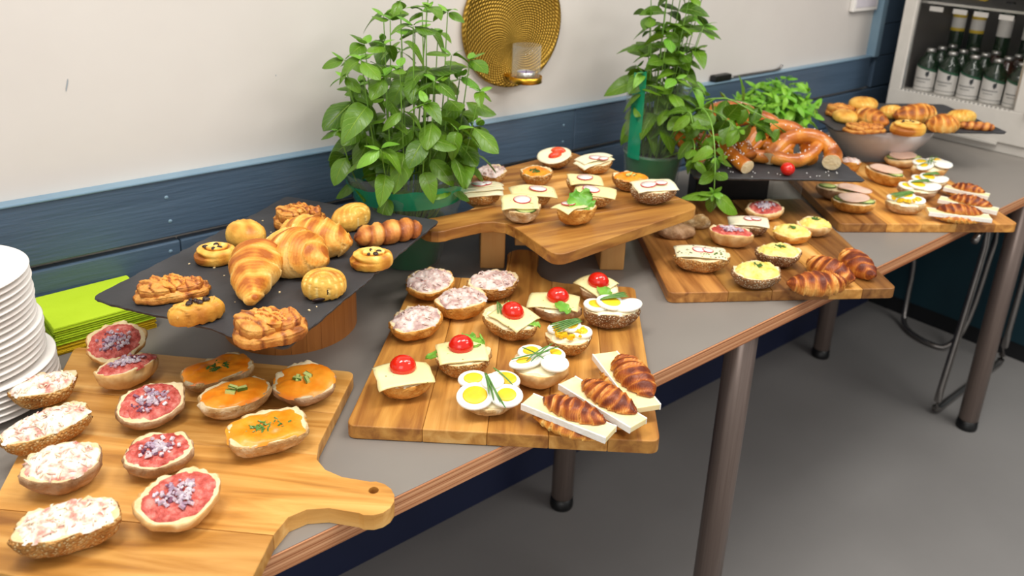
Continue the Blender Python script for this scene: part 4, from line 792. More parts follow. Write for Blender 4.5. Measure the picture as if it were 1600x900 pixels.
def leaf_sheet(t, x, y, z, L, W, rot, m, seed, name='lettuce_leaf', ruffle=.006, rx=0.0, ry=0.0, n=14, droop=0.3):
    V, F = [], []
    for i in range(n+1):
        u = i/n; w = W/2*max(.06, sin(pi*min(.97, u*.86+.08))**.7)
        for j in range(n+1):
            v = j/n*2-1; yy = v*w; rf = ruffle*abs(v)**1.6*(.3+u)
            zz = -droop*L*u*u*.5+rf*sin(u*17+v*3+seed)+rf*.8*N3(u*7, v*5, seed)+.15*W*v*v*.5
            V.append((u*L+rf*.6*cos(v*9+seed), yy+rf*.5*sin(u*21+seed), zz))
    for i in range(n):
        for j in range(n): q = i*(n+1)+j; F.append((q, q+n+1, q+n+2, q+1))
    o = mesh(name, *xf((V, F), T(x, y, z, rot, 1, rx, ry)), m, t); solid(o, .0007, 0); return o
def egg_slice(t, x, y, z, rx, ry, rot=0, tilt=(0, 0), yolk=.62, yo=(0, 0), th=.0055):
    Mx = T(x, y, z, rot, 1, tilt[0], tilt[1]) @ Matrix.Diagonal((1, ry/rx, 1, 1))
    o = mesh('egg_white', *xf(lathe([(0, 0), (rx*.86, 0), (rx*.97, th*.2), (rx, th*.5), (rx*.97, th*.85), (rx*.9, th), (0, th)], 32), Mx), M['eggwhite'], t)
    if yolk:
        r = rx*yolk
        mesh('egg_yolk', *xf(lathe([(r, -.0004), (r, .0003), (r*.93, .0009), (r*.5, .0011), (0, .0011)], 26), Mx @ T(yo[0]*rx, yo[1]*rx, th)), M['yolk'], o)
    return o
def chive(t, x, y, z, L, rot, bend=.15, r=.0009, rise=.002):
    pts = []
    for i in range(8):
        u = i/7-.5; X, Y = u*L, bend*L*(u*u*2); pts.append((x+X*cos(rot)-Y*sin(rot), y+X*sin(rot)+Y*cos(rot), z+rise*(1-4*u*u)))
    return mesh('chive', *tube(pts, [r*.7]+[r]*6+[r*.35], 6), M['chive'], t)
def radish(t, x, y, z, r, rot=0, tilt=(0, 0)):
    Mx = T(x, y, z, rot, 1, *tilt) @ Matrix.Diagonal((1.12, .95, 1, 1))
    o = mesh('radish_slice', *xf(lathe([(0, 0), (r*.93, 0), (r*.93, .0014), (0, .0014)], 26), Mx), M['radish'], t)
    mesh('radish_skin', *xf(lathe([(r*.92, -.0001), (r, .0003), (r, .0013), (r*.92, .0017)], 26, close=True), Mx), M['radish_skin'], o)
    return o
def cucumber(t, x, y, z, r, rot=0, tilt=(0, 0), ell=.8):
    Mx = T(x, y, z, rot, 1, *tilt) @ Matrix.Diagonal((1.15, ell, 1, 1))
    o = mesh('cucumber_slice', *xf(lathe([(0, 0), (r*.93, 0), (r*.93, .0028), (0, .0028)], 28), Mx), M['cuke'], t)
    mesh('cucumber_skin', *xf(lathe([(r*.92, -.0001), (r, .0004), (r, .0026), (r*.92, .0030)], 28, close=True), Mx), M['cuke_skin'], o)
    return o
def frac(x): return x-math.floor(x)
def blob(name, a, b, c, disp, m, t, p=.75, q=.8, ex=2.0, under=.5, rings=34, seg=64, seed=1, zc=None):
    """baked lump: rings run from the crown (psi 0) down past the widest line and close flat underneath"""
    V, F, B = [], [], []; zc = c*.42 if zc is None else zc
    tot = pi/2*1.42
    for i in range(rings+1):
        ps = tot*i/rings
        for k in range(seg):
            th = 2*pi*k/seg; r = superr(th, ex)
            s = sin(min(ps, pi))**p if ps > 0 else 0; cz = cos(ps); z = zc+(abs(cz)**q)*(1 if cz > 0 else -1)*((c-zc) if cz > 0 else zc*1.25)
            x, y = a*r*s*cos(th), b*r*s*sin(th)
            d, bk = disp(x/a, y/b, th, ps); nx, ny, nz = s*cos(th), s*sin(th), cz
            x += nx*d; y += ny*d; z = max(0.0, z+nz*d) if cz <= 0 or z+nz*d < 0 else z+nz*d
            V.append((x, y, z)); B.append(min(1, max(0, bk)))
    for i in range(rings):
        for k in range(seg):
            k2 = (k+1) % seg; F.append((i*seg+k, (i+1)*seg+k, (i+1)*seg+k2, i*seg+k2))
    F.append(tuple(rings*seg+k for k in reversed(range(seg))))
    return mesh(name, V, F, m, t, attr={'bake': B})
def croissant_mesh(name, L, R, bend, m, t, seed, nr=4.2, cone=False, z0=0.0, flat=.88, mtx=None, half=False):
    ns, seg = 76, 34; V, F, B = [], [], []
    Rc = L/max(.05, sin(bend*1.0)); rnd = random.Random(seed)
    for i in range(ns+1):
        s = -1+2*i/ns
        if cone: prof = max(0.02, (min(1, (s+1)/.35))**.5*(1-((s+1)/2)**1.8*.80)); prof *= (1 if s < .98 else .6)
        else: prof = max(.05, (1-abs(s)**2.1))**.62
        phi = s*bend*1.0; cx, cy = Rc*sin(phi), Rc*(1-cos(phi)); tx, ty = cos(phi), sin(phi)
        for k in range(seg):
            th = 2*pi*k/seg
            ph = frac(abs(s-(-.9 if cone else 0)+.10*sin(th*1.0+seed))*nr*(.55 if cone else 1)+.16*sin(th+seed)+.55*N3(s*1.6, cos(th)*.7, sin(th)*.7+seed))
            step = (1-ph)
            edge = math.exp(-((ph-.04)/.05)**2)
            r = R*prof*(.96+.20*step+.07*N3(s*3, cos(th)*1.3, sin(th)*1.3+seed)) + .0006*N3(s*30, th*3, seed)
            ox, oz = r*cos(th), r*sin(th)*flat
            if half and oz < 0: oz *= .12
            x = cx-ty*ox; y = cy+tx*ox; z = oz
            V.append([x, y, z]); B.append(min(1, max(0, .05+(.30+.65*max(0, sin(th))**.6)*(.35+.65*math.sin(pi*min(1, ph*1.15+.05)))*(.8+.6*N3(s*5, cos(th)*2, seed))-.35*edge+.25*abs(s)**4+.09*sin(ph*34)+.22*N3(s*3, cos(th)*2+9, seed))))
    zlo = -R*.62 if not half else min(v[2] for v in V)
    for v in V: v[2] = (max(v[2], zlo+.03*(v[2]-zlo)))-zlo+z0
    for i in range(ns):
        for k in range(seg): k2 = (k+1) % seg; F.append((i*seg+k, i*seg+k2, (i+1)*seg+k2, (i+1)*seg+k))
    F.append(tuple(range(seg-1, -1, -1))); F.append(tuple(ns*seg+k for k in range(seg)))
    P = (V, F) if mtx is None else xf((V, F), mtx)
    return mesh(name, *P, m, t, attr={'bake': B})

# ---------------------------------------------------------------- each kind of food
def k_salad(t, a, b, h, o, s, rnd, grey=False):
    bread(t, a, b, h, o.get('crust', 'crust_seed'), s, o.get('ex', 2))
    spread(t, a, b, h, M['salad_grey' if grey else 'salad'], s, th=.005, amp=.0030, freq=110, cover=.93, rag=.13, ex=o.get('ex', 2), name='meat_salad', rings=20, seg=72, peak=.0015)
    k = a*b/(.05*.035)
    shreds(t, a*.88, b*.86, h+.001, M['shred_grey' if grey else 'shred_pink'], rnd, int((30 if grey else 46)*k), L=.011 if not grey else .008, w=.0013)
    shreds(t, a*.88, b*.86, h+.0015, M['cheese_white' if not grey else 'shred_pink'], rnd, int(26*k), L=.010, w=.0013)
def k_greysalad(t, a, b, h, o, s, rnd): k_salad(t, a, b, h, o, s, rnd, True)
def k_mett(t, a, b, h, o, s, rnd):
    bread(t, a, b, h, o['crust'], s, o.get('ex', 2))
    spread(t, a, b, h, M['mett'], s, th=.0042, amp=.0020, freq=160, cover=.915, rag=.07, ex=o.get('ex', 2), name='minced_pork', rings=20, seg=72)
    bits(t, a, b, h+.0042, M['onion'], rnd, 62, .0036, 'chopped_onion', .62, 1.4, True, .6)
    bits(t, a, b, h+.0036, M['onion_dark'], rnd, 16, .003, 'purple_onion', .62, 1.8, True, .5)
def k_orange(t, a, b, h, o, s, rnd):
    bread(t, a, b, h, o['crust'], s, o.get('ex', 2))
    spread(t, a, b, h, M['orange'], s, th=.0042, amp=.0026, freq=60, cover=.965, rag=.05, ex=o.get('ex', 2), name='orange_spread')
    g = o['gar']; z = h+.003
    if g == 'dark': bits(t, a, b, z, M['herb'], rnd, 46, .0022, 'herb_flecks', .45, 2.4, True, .3)
    elif g == 'green': bits(t, a, b, z, M['chive'], rnd, 46, .0018, 'chive_pieces', .6, 2.6, True, .6)
    else:
        for i in range(3 if g == 'cuke' else 4):
            q = i*2.1+s; r = .010*a/.05
            pc = mesh('gherkin_piece', *xf(box(-.007, .007, -.0032, .0032, 0, .0045), T(cos(q)*r, sin(q)*r*.6, z-.0002, q*1.7, a/.052, rnd.uniform(-.3, .3), rnd.uniform(-.2, .2))), M['cuke'], t, smooth=False)
            mesh('gherkin_skin', *xf(box(-.0072, .0072, -.0036, -.0024, -.0002, .0047), T(cos(q)*r, sin(q)*r*.6, z-.0002, q*1.7, a/.052, 0, 0)), M['cuke_skin'], pc, smooth=False)
def k_eggsalad(t, a, b, h, o, s, rnd):
    bread(t, a, b, h, o['crust'], s)
    spread(t, a, b, h, M['egg_salad'], s, th=.006, amp=.0032, freq=80, cover=.92, rag=.10, name='egg_salad', rings=20, seg=64, peak=.004)
    bits(t, a, b, h+.0095, M['herb'], rnd, 26, .0028, 'parsley', .3, 1.5, True, .4)
def k_plain(t, a, b, h, o, s, rnd): bread(t, a, b, h, o['crust'], s, dome=True)
def k_tomato(t, a, b, h, o, s, rnd):
    bread(t, a, b, h, o['crust'], s, o.get('ex', 2))
    spread(t, a, b, h, M['cheese_white'], s, th=.002, amp=.0008, cover=.9, name='butter')
    lf = o.get('leaf')
    # local -y is the camera side (roll axes were laid left to right in the picture)
    if lf == 'b':
        leaf_sheet(t, .006, .012, h+.003, .042, .036, 1.0, M['lettuce'], s, ruffle=.005)
        leaf_sheet(t, -a*.35, .004, h+.003, .040, .022, 2.9, M['lettuce'], s+1, name='rocket_leaf', ruffle=.0015, droop=.7)
    elif lf == 'l': leaf_sheet(t, -a*.4, .01, h+.002, .024, .014, 2.2, M['lettuce'], s, name='rocket_leaf', ruffle=.001, droop=.4)
    elif lf == 's':
        leaf_sheet(t, -a*.2, .012, h+.003, .024, .016, 1.9, M['lettuce'], s, name='rocket_leaf', ruffle=.0015, droop=.2)
        leaf_sheet(t, a*.6, .0, h+.002, .024, .014, .5, M['lettuce'], s+2, name='rocket_leaf', ruffle=.0015, droop=.6)
    elif lf == 'f':
        leaf_sheet(t, .0, -.006, h+.0075, .030, .022, -.75, M['lettuce'], s, name='basil_leaf', ruffle=.0015, droop=.3)
    sx, sy, rot, cx, cy = o['cs']
    drape(t, a, b, h, sx, sy, rot, cx, cy, M['cheese'], s, stiff=.5 if lf != 's' else .7)
    tx, ty = o['tom']; tomato_half(t, tx, ty, h+.0050, .0168)
    if lf == 's':
        for i in range(3): chive(t, -.024+.004*i, .004, h+.006, .03, -1.0+.1*i, .05, .0011)
def k_egg(t, a, b, h, o, s, rnd):
    bread(t, a, b, h, o['crust'], s)
    spread(t, a, b, h, M['cheese_white'], s, th=.003, amp=.001, cover=.92, name='cream_cheese')
    k = a/.0405; z = h+.002; g = o['eg']
    if g == 'four':
        egg_slice(t, -.022*k, .018*k, z, .021*k, .015*k, .1, (.05, 0), .62, (0, 0))
        egg_slice(t, .020*k, .016*k, z, .022*k, .016*k, -.2, (.05, 0), .66, (.1, .1))
        egg_slice(t, -.020*k, -.014*k, z+.002, .025*k, .022*k, .2, (.10, 0), .66)
        egg_slice(t, .022*k, -.014*k, z+.002, .022*k, .019*k, .1, (.08, 0), .58)
        egg_slice(t, .004*k, .007*k, z+.007, .016*k, .013*k, .3, (.1, 0), 0)
        for i, (x, y, l, r) in enumerate(((0, -.004, .05, -1.35), (.004, -.006, .055, -1.25), (.007, -.014, .06, -1.2), (-.003, .0, .035, -1.45), (.018, .014, .04, -.9))): chive(t, x*k, y*k, z+.012, l*k, r, .05*(i % 3-1), .0013)
    elif g == 'white':
        egg_slice(t, -.014*k, .017*k, z, .020*k, .016*k, .3, (0, 0), .6)
        egg_slice(t, .018*k, .014*k, z+.001, .020*k, .016*k, -.3, (0, 0), .45, (.2, .2))
        egg_slice(t, -.020*k, -.010*k, z+.003, .026*k, .013*k, .45, (.1, 0), .45, (-.1, .1))
        egg_slice(t, .022*k, -.010*k, z+.004, .021*k, .017*k, .1, (.12, .05), 0)
        for i, (x, y, l, r) in enumerate(((-.004, .004, .05, .9), (.003, .006, .055, 1.0), (-.012, -.004, .06, .45), (.010, .008, .045, .7), (-.01, .002, .04, -.6))): chive(t, x*k, y*k, z+.0125, l*k, r, .05*(i % 3-1), .0010)
    elif g == 'yolk':
        egg_slice(t, -.020*k, .008*k, z, .018*k, .015*k, .3, (0, 0), .5)
        egg_slice(t, .022*k, .002*k, z, .018*k, .016*k, -.3, (.1, 0), .55)
        egg_slice(t, .002*k, .010*k, z+.005, .019*k, .016*k, .2, (.1, 0), .66)
        bits(t, a*.9, b*.9, z+.004, M['yolk'], rnd, 40, .006, 'crumbled_yolk', .75, 1.2, False, .8)
        for i in range(5): chive(t, -.008*k+.002*i, .012*k-.003*i, z+.013, .055*k, .45+.06*i, .04, .0013)
    else:
        egg_slice(t, -.024*k, .002*k, z, .019*k, .016*k, .2, (.1, .1), .6)
        egg_slice(t, -.002*k, .004*k, z+.004, .022*k, .018*k, 0, (.12, .12), .66)
        egg_slice(t, .024*k, .0*k, z+.002, .022*k, .015*k, .25, (.1, -.12), 0)
        for i in range(4): chive(t, .004*k, .006*k+.003*i, z+.013, .045*k, .25+.09*i, .04, .0013)
def k_radish(t, a, b, h, o, s, rnd):
    bread(t, a, b, h, o['crust'], s)
    if o.get('under'): spread(t, a, b, h, M[o['under']], s, th=.005, amp=.002, cover=.95, name='meat_salad')
    if o.get('cuke'): cucumber(t, .006, -.012, h+.001, .017, 0, (.25, 0)); cucumber(t, -a*.55, .012, h+.002, .014, .4, (-.2, 0))
    sx, sy, rot, cx, cy = o['cs']
    for l in range(o.get('layers', 1)):
        drape(t, a, b, h, sx*(1-.04*l), sy*(1 if o['layers'] == 1 else .62), rot+.05*l, cx+.003*l, cy-.013*(o['layers']-1)/2+.012*l, M[o.get('ch', 'cheese')], s+l, stiff=.45, lay=.0028*l+(.002 if o.get('cuke') else 0))
    z = h+.0055+.0028*(o.get('layers', 1)-1)+(.002 if o.get('cuke') else 0)
    for (x, y, r) in o['rad']: radish(t, x, y, z, r, rnd.uniform(-.4, .4), (rnd.uniform(-.08, .08), rnd.uniform(-.08, .08)))
    if o.get('ch') == 'cheese_pepper': bits(t, sx*.42, sy*.4, z-.001, M['herb'], rnd, 34, .0024, 'pepper_flecks', .95, 1.5, False, .4)
def k_tomslice(t, a, b, h, o, s, rnd):
    bread(t, a, b, h, o['crust'], s)
    drape(t, a, b, h, a*2.3, b*2.3, .3, -.004, 0, M['cheese_white'], s, disc=True, stiff=.5)
    for x, y, r in ((-.004, -.006, .3), (.008, .010, -.3)):
        q = dome(.013, .009); mesh('tomato_wedge', *xf(q, T(x, y, h+.004, r) @ Matrix.Diagonal((1.25, .7, 1, 1))), M['tomato_cut'], t)
def k_lettuce(t, a, b, h, o, s, rnd):
    bread(t, a, b, h, o['crust'], s)
    drape(t, a, b, h, .052, .040, .2, -.016, .0, M['cheese'], s, stiff=.7)
    radish(t, -.014, .006, h+.006, .012)
    leaf_sheet(t, -.020, -.004, h+.006, .052, .044, .25, M['lettuce'], s, ruffle=.006, rx=.75, droop=-.5)
def k_ham(t, a, b, h, o, s, rnd):
    bread(t, a, b, h, o['crust'], s)
    cucumber(t, -a*.5, .004, h+.0005, .017); cucumber(t, a*.52, -.004, h+.0005, .017)
    r, cx, cy = o['hm']; drape(t, a, b, h, r*2.3, r*1.6, .15, cx, cy, M['ham'], s, name='ham_slice', disc=True, stiff=.4, lay=.002)
def k_brie(t, a, b, h, o, s, rnd):
    a *= 1.0
    # lower half, brie slab, upper half
    croissant_mesh('lower_half', a*.84, b*.95, .10, M['croissant'], t, s, z0=0.0, flat=.55, mtx=T(-a*.03, -b*.12, 0))
    w = b*.86; th = .0085; z = h-th-.004
    slab = mesh('brie_slice', *xf(box(-a*1.0, a*1.0, -w+.0012, w-.0012, 0, th), T(0, 0, z)), M['brie'], t, smooth=False); bev(slab, .001, 2)
    for sg in (-1, 1): bev(mesh('rind', *xf(box(-a*1.003, a*1.003, min(sg*w, sg*(w-.0022)), max(sg*w, sg*(w-.0022)), -.0004, th+.0005), T(0, 0, z)), M['rind'], slab, smooth=False), .0007, 2)
    croissant_mesh('upper_half', a*.74, b*.98, .16, M['croissant_dark'], t, s+3, z0=z+th-.0005, flat=.85, half=True, mtx=T(a*.04, b*.42, 0, .0), nr=3.3)
def k_croissant(t, a, b, h, o, s, rnd):
    if o.get('shape') == 'cone': croissant_mesh('body', a, o['rr'], o['bend'], M[o['mt']], t, s, cone=True, z0=0, nr=4.2)
    else: croissant_mesh('body', a, o['rr'], o['bend'], M[o['mt']], t, s, z0=0, nr=o.get('nr', 3.6))
def k_fold(t, a, b, h, o, s, rnd):
    def mk(k, amp):
        def disp(x, y, th, ps):
            w = N3(x*1.3, y*1.3, s+k)*.5; f = frac(x*(1.1+.3*k)+.55*y+w); g = math.exp(-((f-.06)/.07)**2)
            wr = .0030*N3(x*3.2, y*2.4, s+4+k)+.0016*N3(x*9, y*8, s+k)
            top = 1 if ps < 1.2 else .3
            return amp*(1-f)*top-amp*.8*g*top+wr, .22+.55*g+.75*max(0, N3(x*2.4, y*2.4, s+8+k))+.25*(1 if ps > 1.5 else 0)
        return disp
    def place(o_, M_):
        me = o_.data
        for v in me.vertices: v.co = M_ @ v.co
        return o_
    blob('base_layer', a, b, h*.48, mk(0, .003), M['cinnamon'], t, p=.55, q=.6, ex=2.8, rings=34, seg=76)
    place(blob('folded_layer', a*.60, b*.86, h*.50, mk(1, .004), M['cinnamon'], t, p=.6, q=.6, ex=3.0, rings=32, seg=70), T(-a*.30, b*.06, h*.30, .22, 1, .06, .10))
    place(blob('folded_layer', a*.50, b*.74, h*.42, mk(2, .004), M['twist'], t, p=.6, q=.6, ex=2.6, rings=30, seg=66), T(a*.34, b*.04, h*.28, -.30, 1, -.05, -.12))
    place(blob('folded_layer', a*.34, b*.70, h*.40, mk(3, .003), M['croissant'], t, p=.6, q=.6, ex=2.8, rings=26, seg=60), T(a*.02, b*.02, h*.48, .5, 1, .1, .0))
def k_oval(t, a, b, h, o, s, rnd):
    def disp(x, y, th, ps):
        f = frac((x+.5*y)*2.4); r = sqrt(x*x+y*y*2.2)
        return .0022*(1-f)-.004*math.exp(-(r/.5)**2)+.001*N3(x*5, y*5, s), .25+.35*r+.15*N3(x*3, y*3, s)
    blob('body', a, b, h, disp, M['roll_pastry'], t, p=.7, q=.75, ex=2.2)
    for q_ in (-.55, .0, .55):
        mesh('dough_seam', *tube(smooth_path([(a*(q_-.22), -b*.80, h*.55), (a*q_, -b*.35, h*.93), (a*(q_+.2), b*.4, h*.94)], 10), .0012, 5), M['cinnamon'], t, attr=None)
    spread(t, a*.5, b*.42, h-.002, M['custard'], s, th=.002, amp=.001, rag=.2, name='custard_filling')
    choc_chips(t, a*.46, b*.38, h+.0008, rnd, 7)
def choc_chips(t, a, b, z, rnd, n, zc=None, size=.0036):
    for i in range(n):
        q = rnd.uniform(0, 2*pi); r = sqrt(rnd.random()); x, y = a*r*cos(q), b*r*sin(q)
        c = dome(size*rnd.uniform(.7, 1.2), size*.8, 10, 4)
        mesh('chocolate_chip', *xf(c, T(x, y, z, q) @ Matrix.Diagonal((1.3, 1, 1, 1))), M['choc'], t)
def k_snail(t, a, b, h, o, s, rnd):
    def disp(x, y, th, ps):
        r = sqrt(x*x+y*y); f = frac(r*2.1-th/(2*pi)); g = math.exp(-((f-.5)/.13)**2)
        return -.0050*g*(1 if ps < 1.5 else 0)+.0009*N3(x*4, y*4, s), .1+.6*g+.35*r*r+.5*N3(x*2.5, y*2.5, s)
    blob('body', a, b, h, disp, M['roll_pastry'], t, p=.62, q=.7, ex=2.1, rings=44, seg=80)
    choc_chips(t, a*.5, b*.5, h-.0016, rnd, 5)
def k_roll(t, a, b, h, o, s, rnd):
    cy0 = -.85
    def disp(x, y, th, ps):
        r = sqrt((x)**2+(y-cy0)**2); f = frac(r*3.6+.08*N3(x*3, y*3, s)); g = (math.exp(-((f-.04)/.06)**2)+math.exp(-((f-1.0)/.03)**2))*min(1, max(0, .35-y*1.1))
        return .0030*(1-f)*min(1, max(0, .4-y*1.1))*(.5+.5*max(0, cos(ps)))-.0022*g+.0010*N3(x*3, y*3, s), .02+.32*(1-g)+.50*max(0, cos(ps))*(.5+1.2*N3(x*2, y*2, s))-.2*g
    blob('body', a, b, h, disp, M['roll_pastry'], t, p=.9, q=.85, ex=2.2, rings=44, seg=72)
    for x in (-.18,):
        mesh('chocolate_stick', *xf(dome(.0052, .010, 12, 5), T(x*a, -b*.90, h*.14, .3, 1, .95, 0) @ Matrix.Diagonal((2.0, .55, .6, 1))), M['choc'], t)
    mesh('chocolate_line', *tube(smooth_path([(a*.10, -b*.90, h*.26), (a*.20, -b*.93, h*.44), (a*.06, -b*.90, h*.60)], 8), .0016, 6), M['choc'], t)
def k_twist(t, a, b, h, o, s, rnd):
    R = o['rr']; ns, seg = 90, 30; V, F, B = [], [], []
    for i in range(ns+1):
        u = -1+2*i/ns; pr = max(.08, 1-abs(u)**5)**.6
        for k in range(seg):
            th = 2*pi*k/seg; f = frac(u*2.3+th/(2*pi)+.22*N3(u*2.2, cos(th)*.6, s)); f2 = frac(u*10+th/(2*pi)*2)
            r = R*pr*(.80+.30*math.sin(pi*f)**.6+.05*f2)+.0009*N3(u*20, th*3, s)
            V.append((u*a, r*cos(th), max(0, r*sin(th)*.8+R*.62))); B.append(min(1, max(0, .12+.62*(1-sin(pi*f))**1.3+.12*f2+.5*N3(u*3, cos(th)*1.5, s)+.25*abs(u)**3)))
    for i in range(ns):
        for k in range(seg): k2 = (k+1) % seg; F.append((i*seg+k, i*seg+k2, (i+1)*seg+k2, (i+1)*seg+k))
    F.append(tuple(range(seg-1, -1, -1))); F.append(tuple(ns*seg+k for k in range(seg)))
    mesh('body', V, F, M['twist'], t, attr={'bake': B})
NAMES = dict(salad='salad_roll', greysalad='salad_roll', mett='minced_pork_roll', orange='orange_spread_roll', eggsalad='egg_salad_roll', plain='bread_roll', tomato='tomato_cheese_roll', egg='egg_roll',
             radish='radish_cheese_roll', tomslice='tomato_cream_roll', lettuce='lettuce_roll', ham='ham_roll', brie='brie_croissant', croissant='croissant', fold='cinnamon_pastry', oval='chocolate_pastry', snail='pastry_snail', roll='chocolate_roll', twist='twisted_pastry')
camxy = Vector((0, 0))
for n_, (kind, label, x, y, z, ang, a, ratio, tilt, h, cat_, grp, spin, o) in enumerate(FOOD):
    t = thing(NAMES[kind], label, cat_, (x, y, z), 0, grp)
    rnd = random.Random(100+n_)
    globals()['k_'+kind](t, a, a*ratio, h, o, n_*1.37+.5, rnd)
    R = Matrix.Rotation(ang+spin, 4, 'Z')
    if tilt:
        d = Vector((-x, -y, 0)).normalized(); ax = Vector((0, 0, 1)).cross(d)
        R = Matrix.Rotation(radians(tilt), 4, ax) @ R
    bases = [c for c in t.children if c.data.name.split('.')[0] in ('bread', 'body', 'base_layer', 'lower_half', 'folded_layer')]
    lo = min((R @ v.co).z for c in bases for v in c.data.vertices)
    t.rotation_euler = R.to_euler(); t.location.z = z-lo+0.0003

# ---------------------------------------------------------------- cut pretzels on the middle slate
def pretzel(label, x, y, z, rz, lean, paths, ends, salt=40, sc=1.0):
    t = thing('pretzel_piece', label, 'pretzel', (x, y, z), 0, 'cut pretzels on the middle slate')
    rnd = random.Random(int(x*1000))
    R = Euler((0, 0, rz)).to_matrix().to_4x4() @ Matrix.Rotation(lean, 4, 'X')
    allv = []
    for pi_, (pts, r0, r1) in enumerate(paths):
        P = smooth_path([Vector(p)*sc for p in pts], 40); n = len(P); seg = 20
        rad = [(r0+(r1-r0)*(i/(n-1)))*sc*(1+.06*N3(i*.25, pi_, x*9)) for i in range(n)]
        V, F = tube(P, rad, seg, True, .9)
        B = [min(1, max(0, .45+.35*(sin(2*pi*(i % seg)/seg))+.5*N3(v.x*40, v.y*40, v.z*40))) for i, v in enumerate(V)]
        V2 = [R @ v for v in V]; allv += V2
        o = mesh('dough_strand', V2, F, M['pretzel'], t, attr={'bake': B})
        for e, idx in ((0, 0), (1, n-1)):
            if (pi_, e) in ends:
                d = (P[idx]-P[1 if e == 0 else n-2]).normalized(); q = V[idx*seg:(idx+1)*seg]; c = sum(q, Vector())/seg
                vv = [R @ (v+d*.0006) for v in q]+[R @ (c+d*.0022)]
                mesh('cut_face', vv, [(k, (k+1) % seg, seg) for k in range(seg)], M['crumb'], o)
        if (pi_, 'split') in ends:   # pale burst line along the outside of the arch
            k0, k1 = ends[(pi_, 'split')]; vv = []; ff = []
            for i in range(int(n*k0), int(n*k1)+1):
                c = P[i]; w = sin(pi*(i-n*k0)/(n*(k1-k0)+.01))*.5
                for j in range(5):
                    th = pi/2+(j-2)/2*w*1.1; row = V[i*seg:(i+1)*seg]
                    kk = ((th/(2*pi))*seg) % seg; aa = row[int(kk) % seg]; bb_ = row[(int(kk)+1) % seg]; pv = aa.lerp(bb_, kk-int(kk)); vv.append(R @ (c+(pv-c)*1.03))
            m_ = len(vv)//5
            for i in range(m_-1):
                for j in range(4): ff.append((i*5+j, i*5+j+1, (i+1)*5+j+1, (i+1)*5+j))
            mesh('pale_split', vv, ff, M['crumb'], o)
        if salt:
            G = []
            for i in range(salt):
                k = rnd.randrange(int(n*.1), int(n*.9)); th = rnd.uniform(.05, pi*.95); row = V[k*seg:(k+1)*seg]; v = row[int(th/(2*pi)*seg) % seg]
                g = box(-.001, .001, -.001, .001, -.0008, .0012); G.append(xf(g, Matrix.Translation(R @ v) @ Euler((rnd.random()*3, rnd.random()*3, 0)).to_matrix().to_4x4()))
            stuff(mesh('salt_grains', *join(G), M['salt'], o, smooth=False))
    lo = min(v.z for v in allv); t.location.z = z-lo
    return t
# local frame: x to the right along the slate front, z up, y away from the camera
def ppos(u, v): return (1.363+.805*u+.593*v, 1.023-.593*u+.805*v)
ang0 = atan2(-.593, .805)-.12
arch = [(-.074, -.012, .012), (-.060, -.002, .034), (-.036, .004, .060), (-.004, .006, .074), (.030, .004, .072), (.056, .0, .055), (.066, -.008, .030), (.054, -.034, .004)]
inner = [(-.066, -.010, .018), (-.040, -.016, .010), (-.012, -.018, .010), (.014, -.012, .026), (.034, -.004, .050)]
FRONT = radians(-34)
x, y = ppos(.262, .085)
pretzel('front cut pretzel with a small hole, its pale end hanging toward the slate corner', x, y, .8605, ang0, FRONT, [(arch, .019, .020), (inner, .017, .016)], {(0, 1): 1, (0, 0): 1}, 30)
x, y = ppos(.215, .118)
pretzel('second cut pretzel, leaning just behind the front one', x, y, .8605, ang0+.1, radians(-28), [(arch, .017, .018), (inner, .015, .014)], {(0, 'split'): (.62, .75), (0, 0): 1}, 10, 1.12)
x, y = ppos(.160, .150)
pretzel('third cut pretzel with a wide dark hole, behind the second one', x, y, .8605, ang0+.15, radians(-22), [(arch, .016, .017), (inner, .013, .012)], {(0, 'split'): (.58, .70)}, 10, 1.26)
x, y = ppos(.120, .185)
pretzel('hindmost cut pretzel, its arch showing beside the basil leaves', x, y, .8605, ang0+.2, radians(-18), [(arch, .015, .016)], {(0, 'split'): (.5, .62)}, 10, 1.36)
x, y = ppos(.115, .060)
pretzel('short straight pretzel end with salt, pointing at the camera', x, y, .8605, ang0, 0, [([(-.040, .06, .040), (-.026, .03, .030), (-.006, -.008, .018), (.008, -.032, .012)], .015, .017), ([(.004, .054, .044), (.014, .034, .034), (.022, .014, .022)], .015, .016)], {(0, 1): 1}, 30)
x, y = ppos(.030, .070)
pretzel('short pretzel end half hidden under the basil leaves', x, y, .8605, ang0, 0, [([(-.044, .06, .056), (-.030, .03, .038), (-.008, -.004, .020), (.006, -.026, .013)], .014, .015), ([(.0, .046, .062), (.008, .028, .042), (.012, .008, .024)], .013, .014)], {(0, 1): 1, (1, 1): 1}, 14)
def cherry(label, x, y, z, r=.0165):
    t = thing('cherry_tomato', label, 'tomato', (x, y, z))
    mesh('body', *lathe([(r*sin(pi*i/12), r*.94*(1-cos(pi*i/12))) for i in range(13)], 28), M['tomato'], t); return t
x, y = ppos(.205, .022); cherry('single cherry tomato at the front edge of the pretzel slate', x, y, .8605, .0150)
x, y = ppos(.125, .10); cherry('cherry tomato hidden between the cut pretzels', x, y, .8605, .0150)
rnd = random.Random(5); G = []
for i in range(30):
    x, y = ppos(rnd.uniform(.03, .33), abs(rnd.gauss(.03, .02))+.006); G.append(xf(box(-.0009, .0009, -.0009, .0009, 0, .0013), T(x, y, .8602, rnd.random()*3)))
tag(stuff(mesh('salt_grains', *join(G), M['salt'], smooth=False)), 'coarse salt grains scattered on the pretzel slate', 'salt')
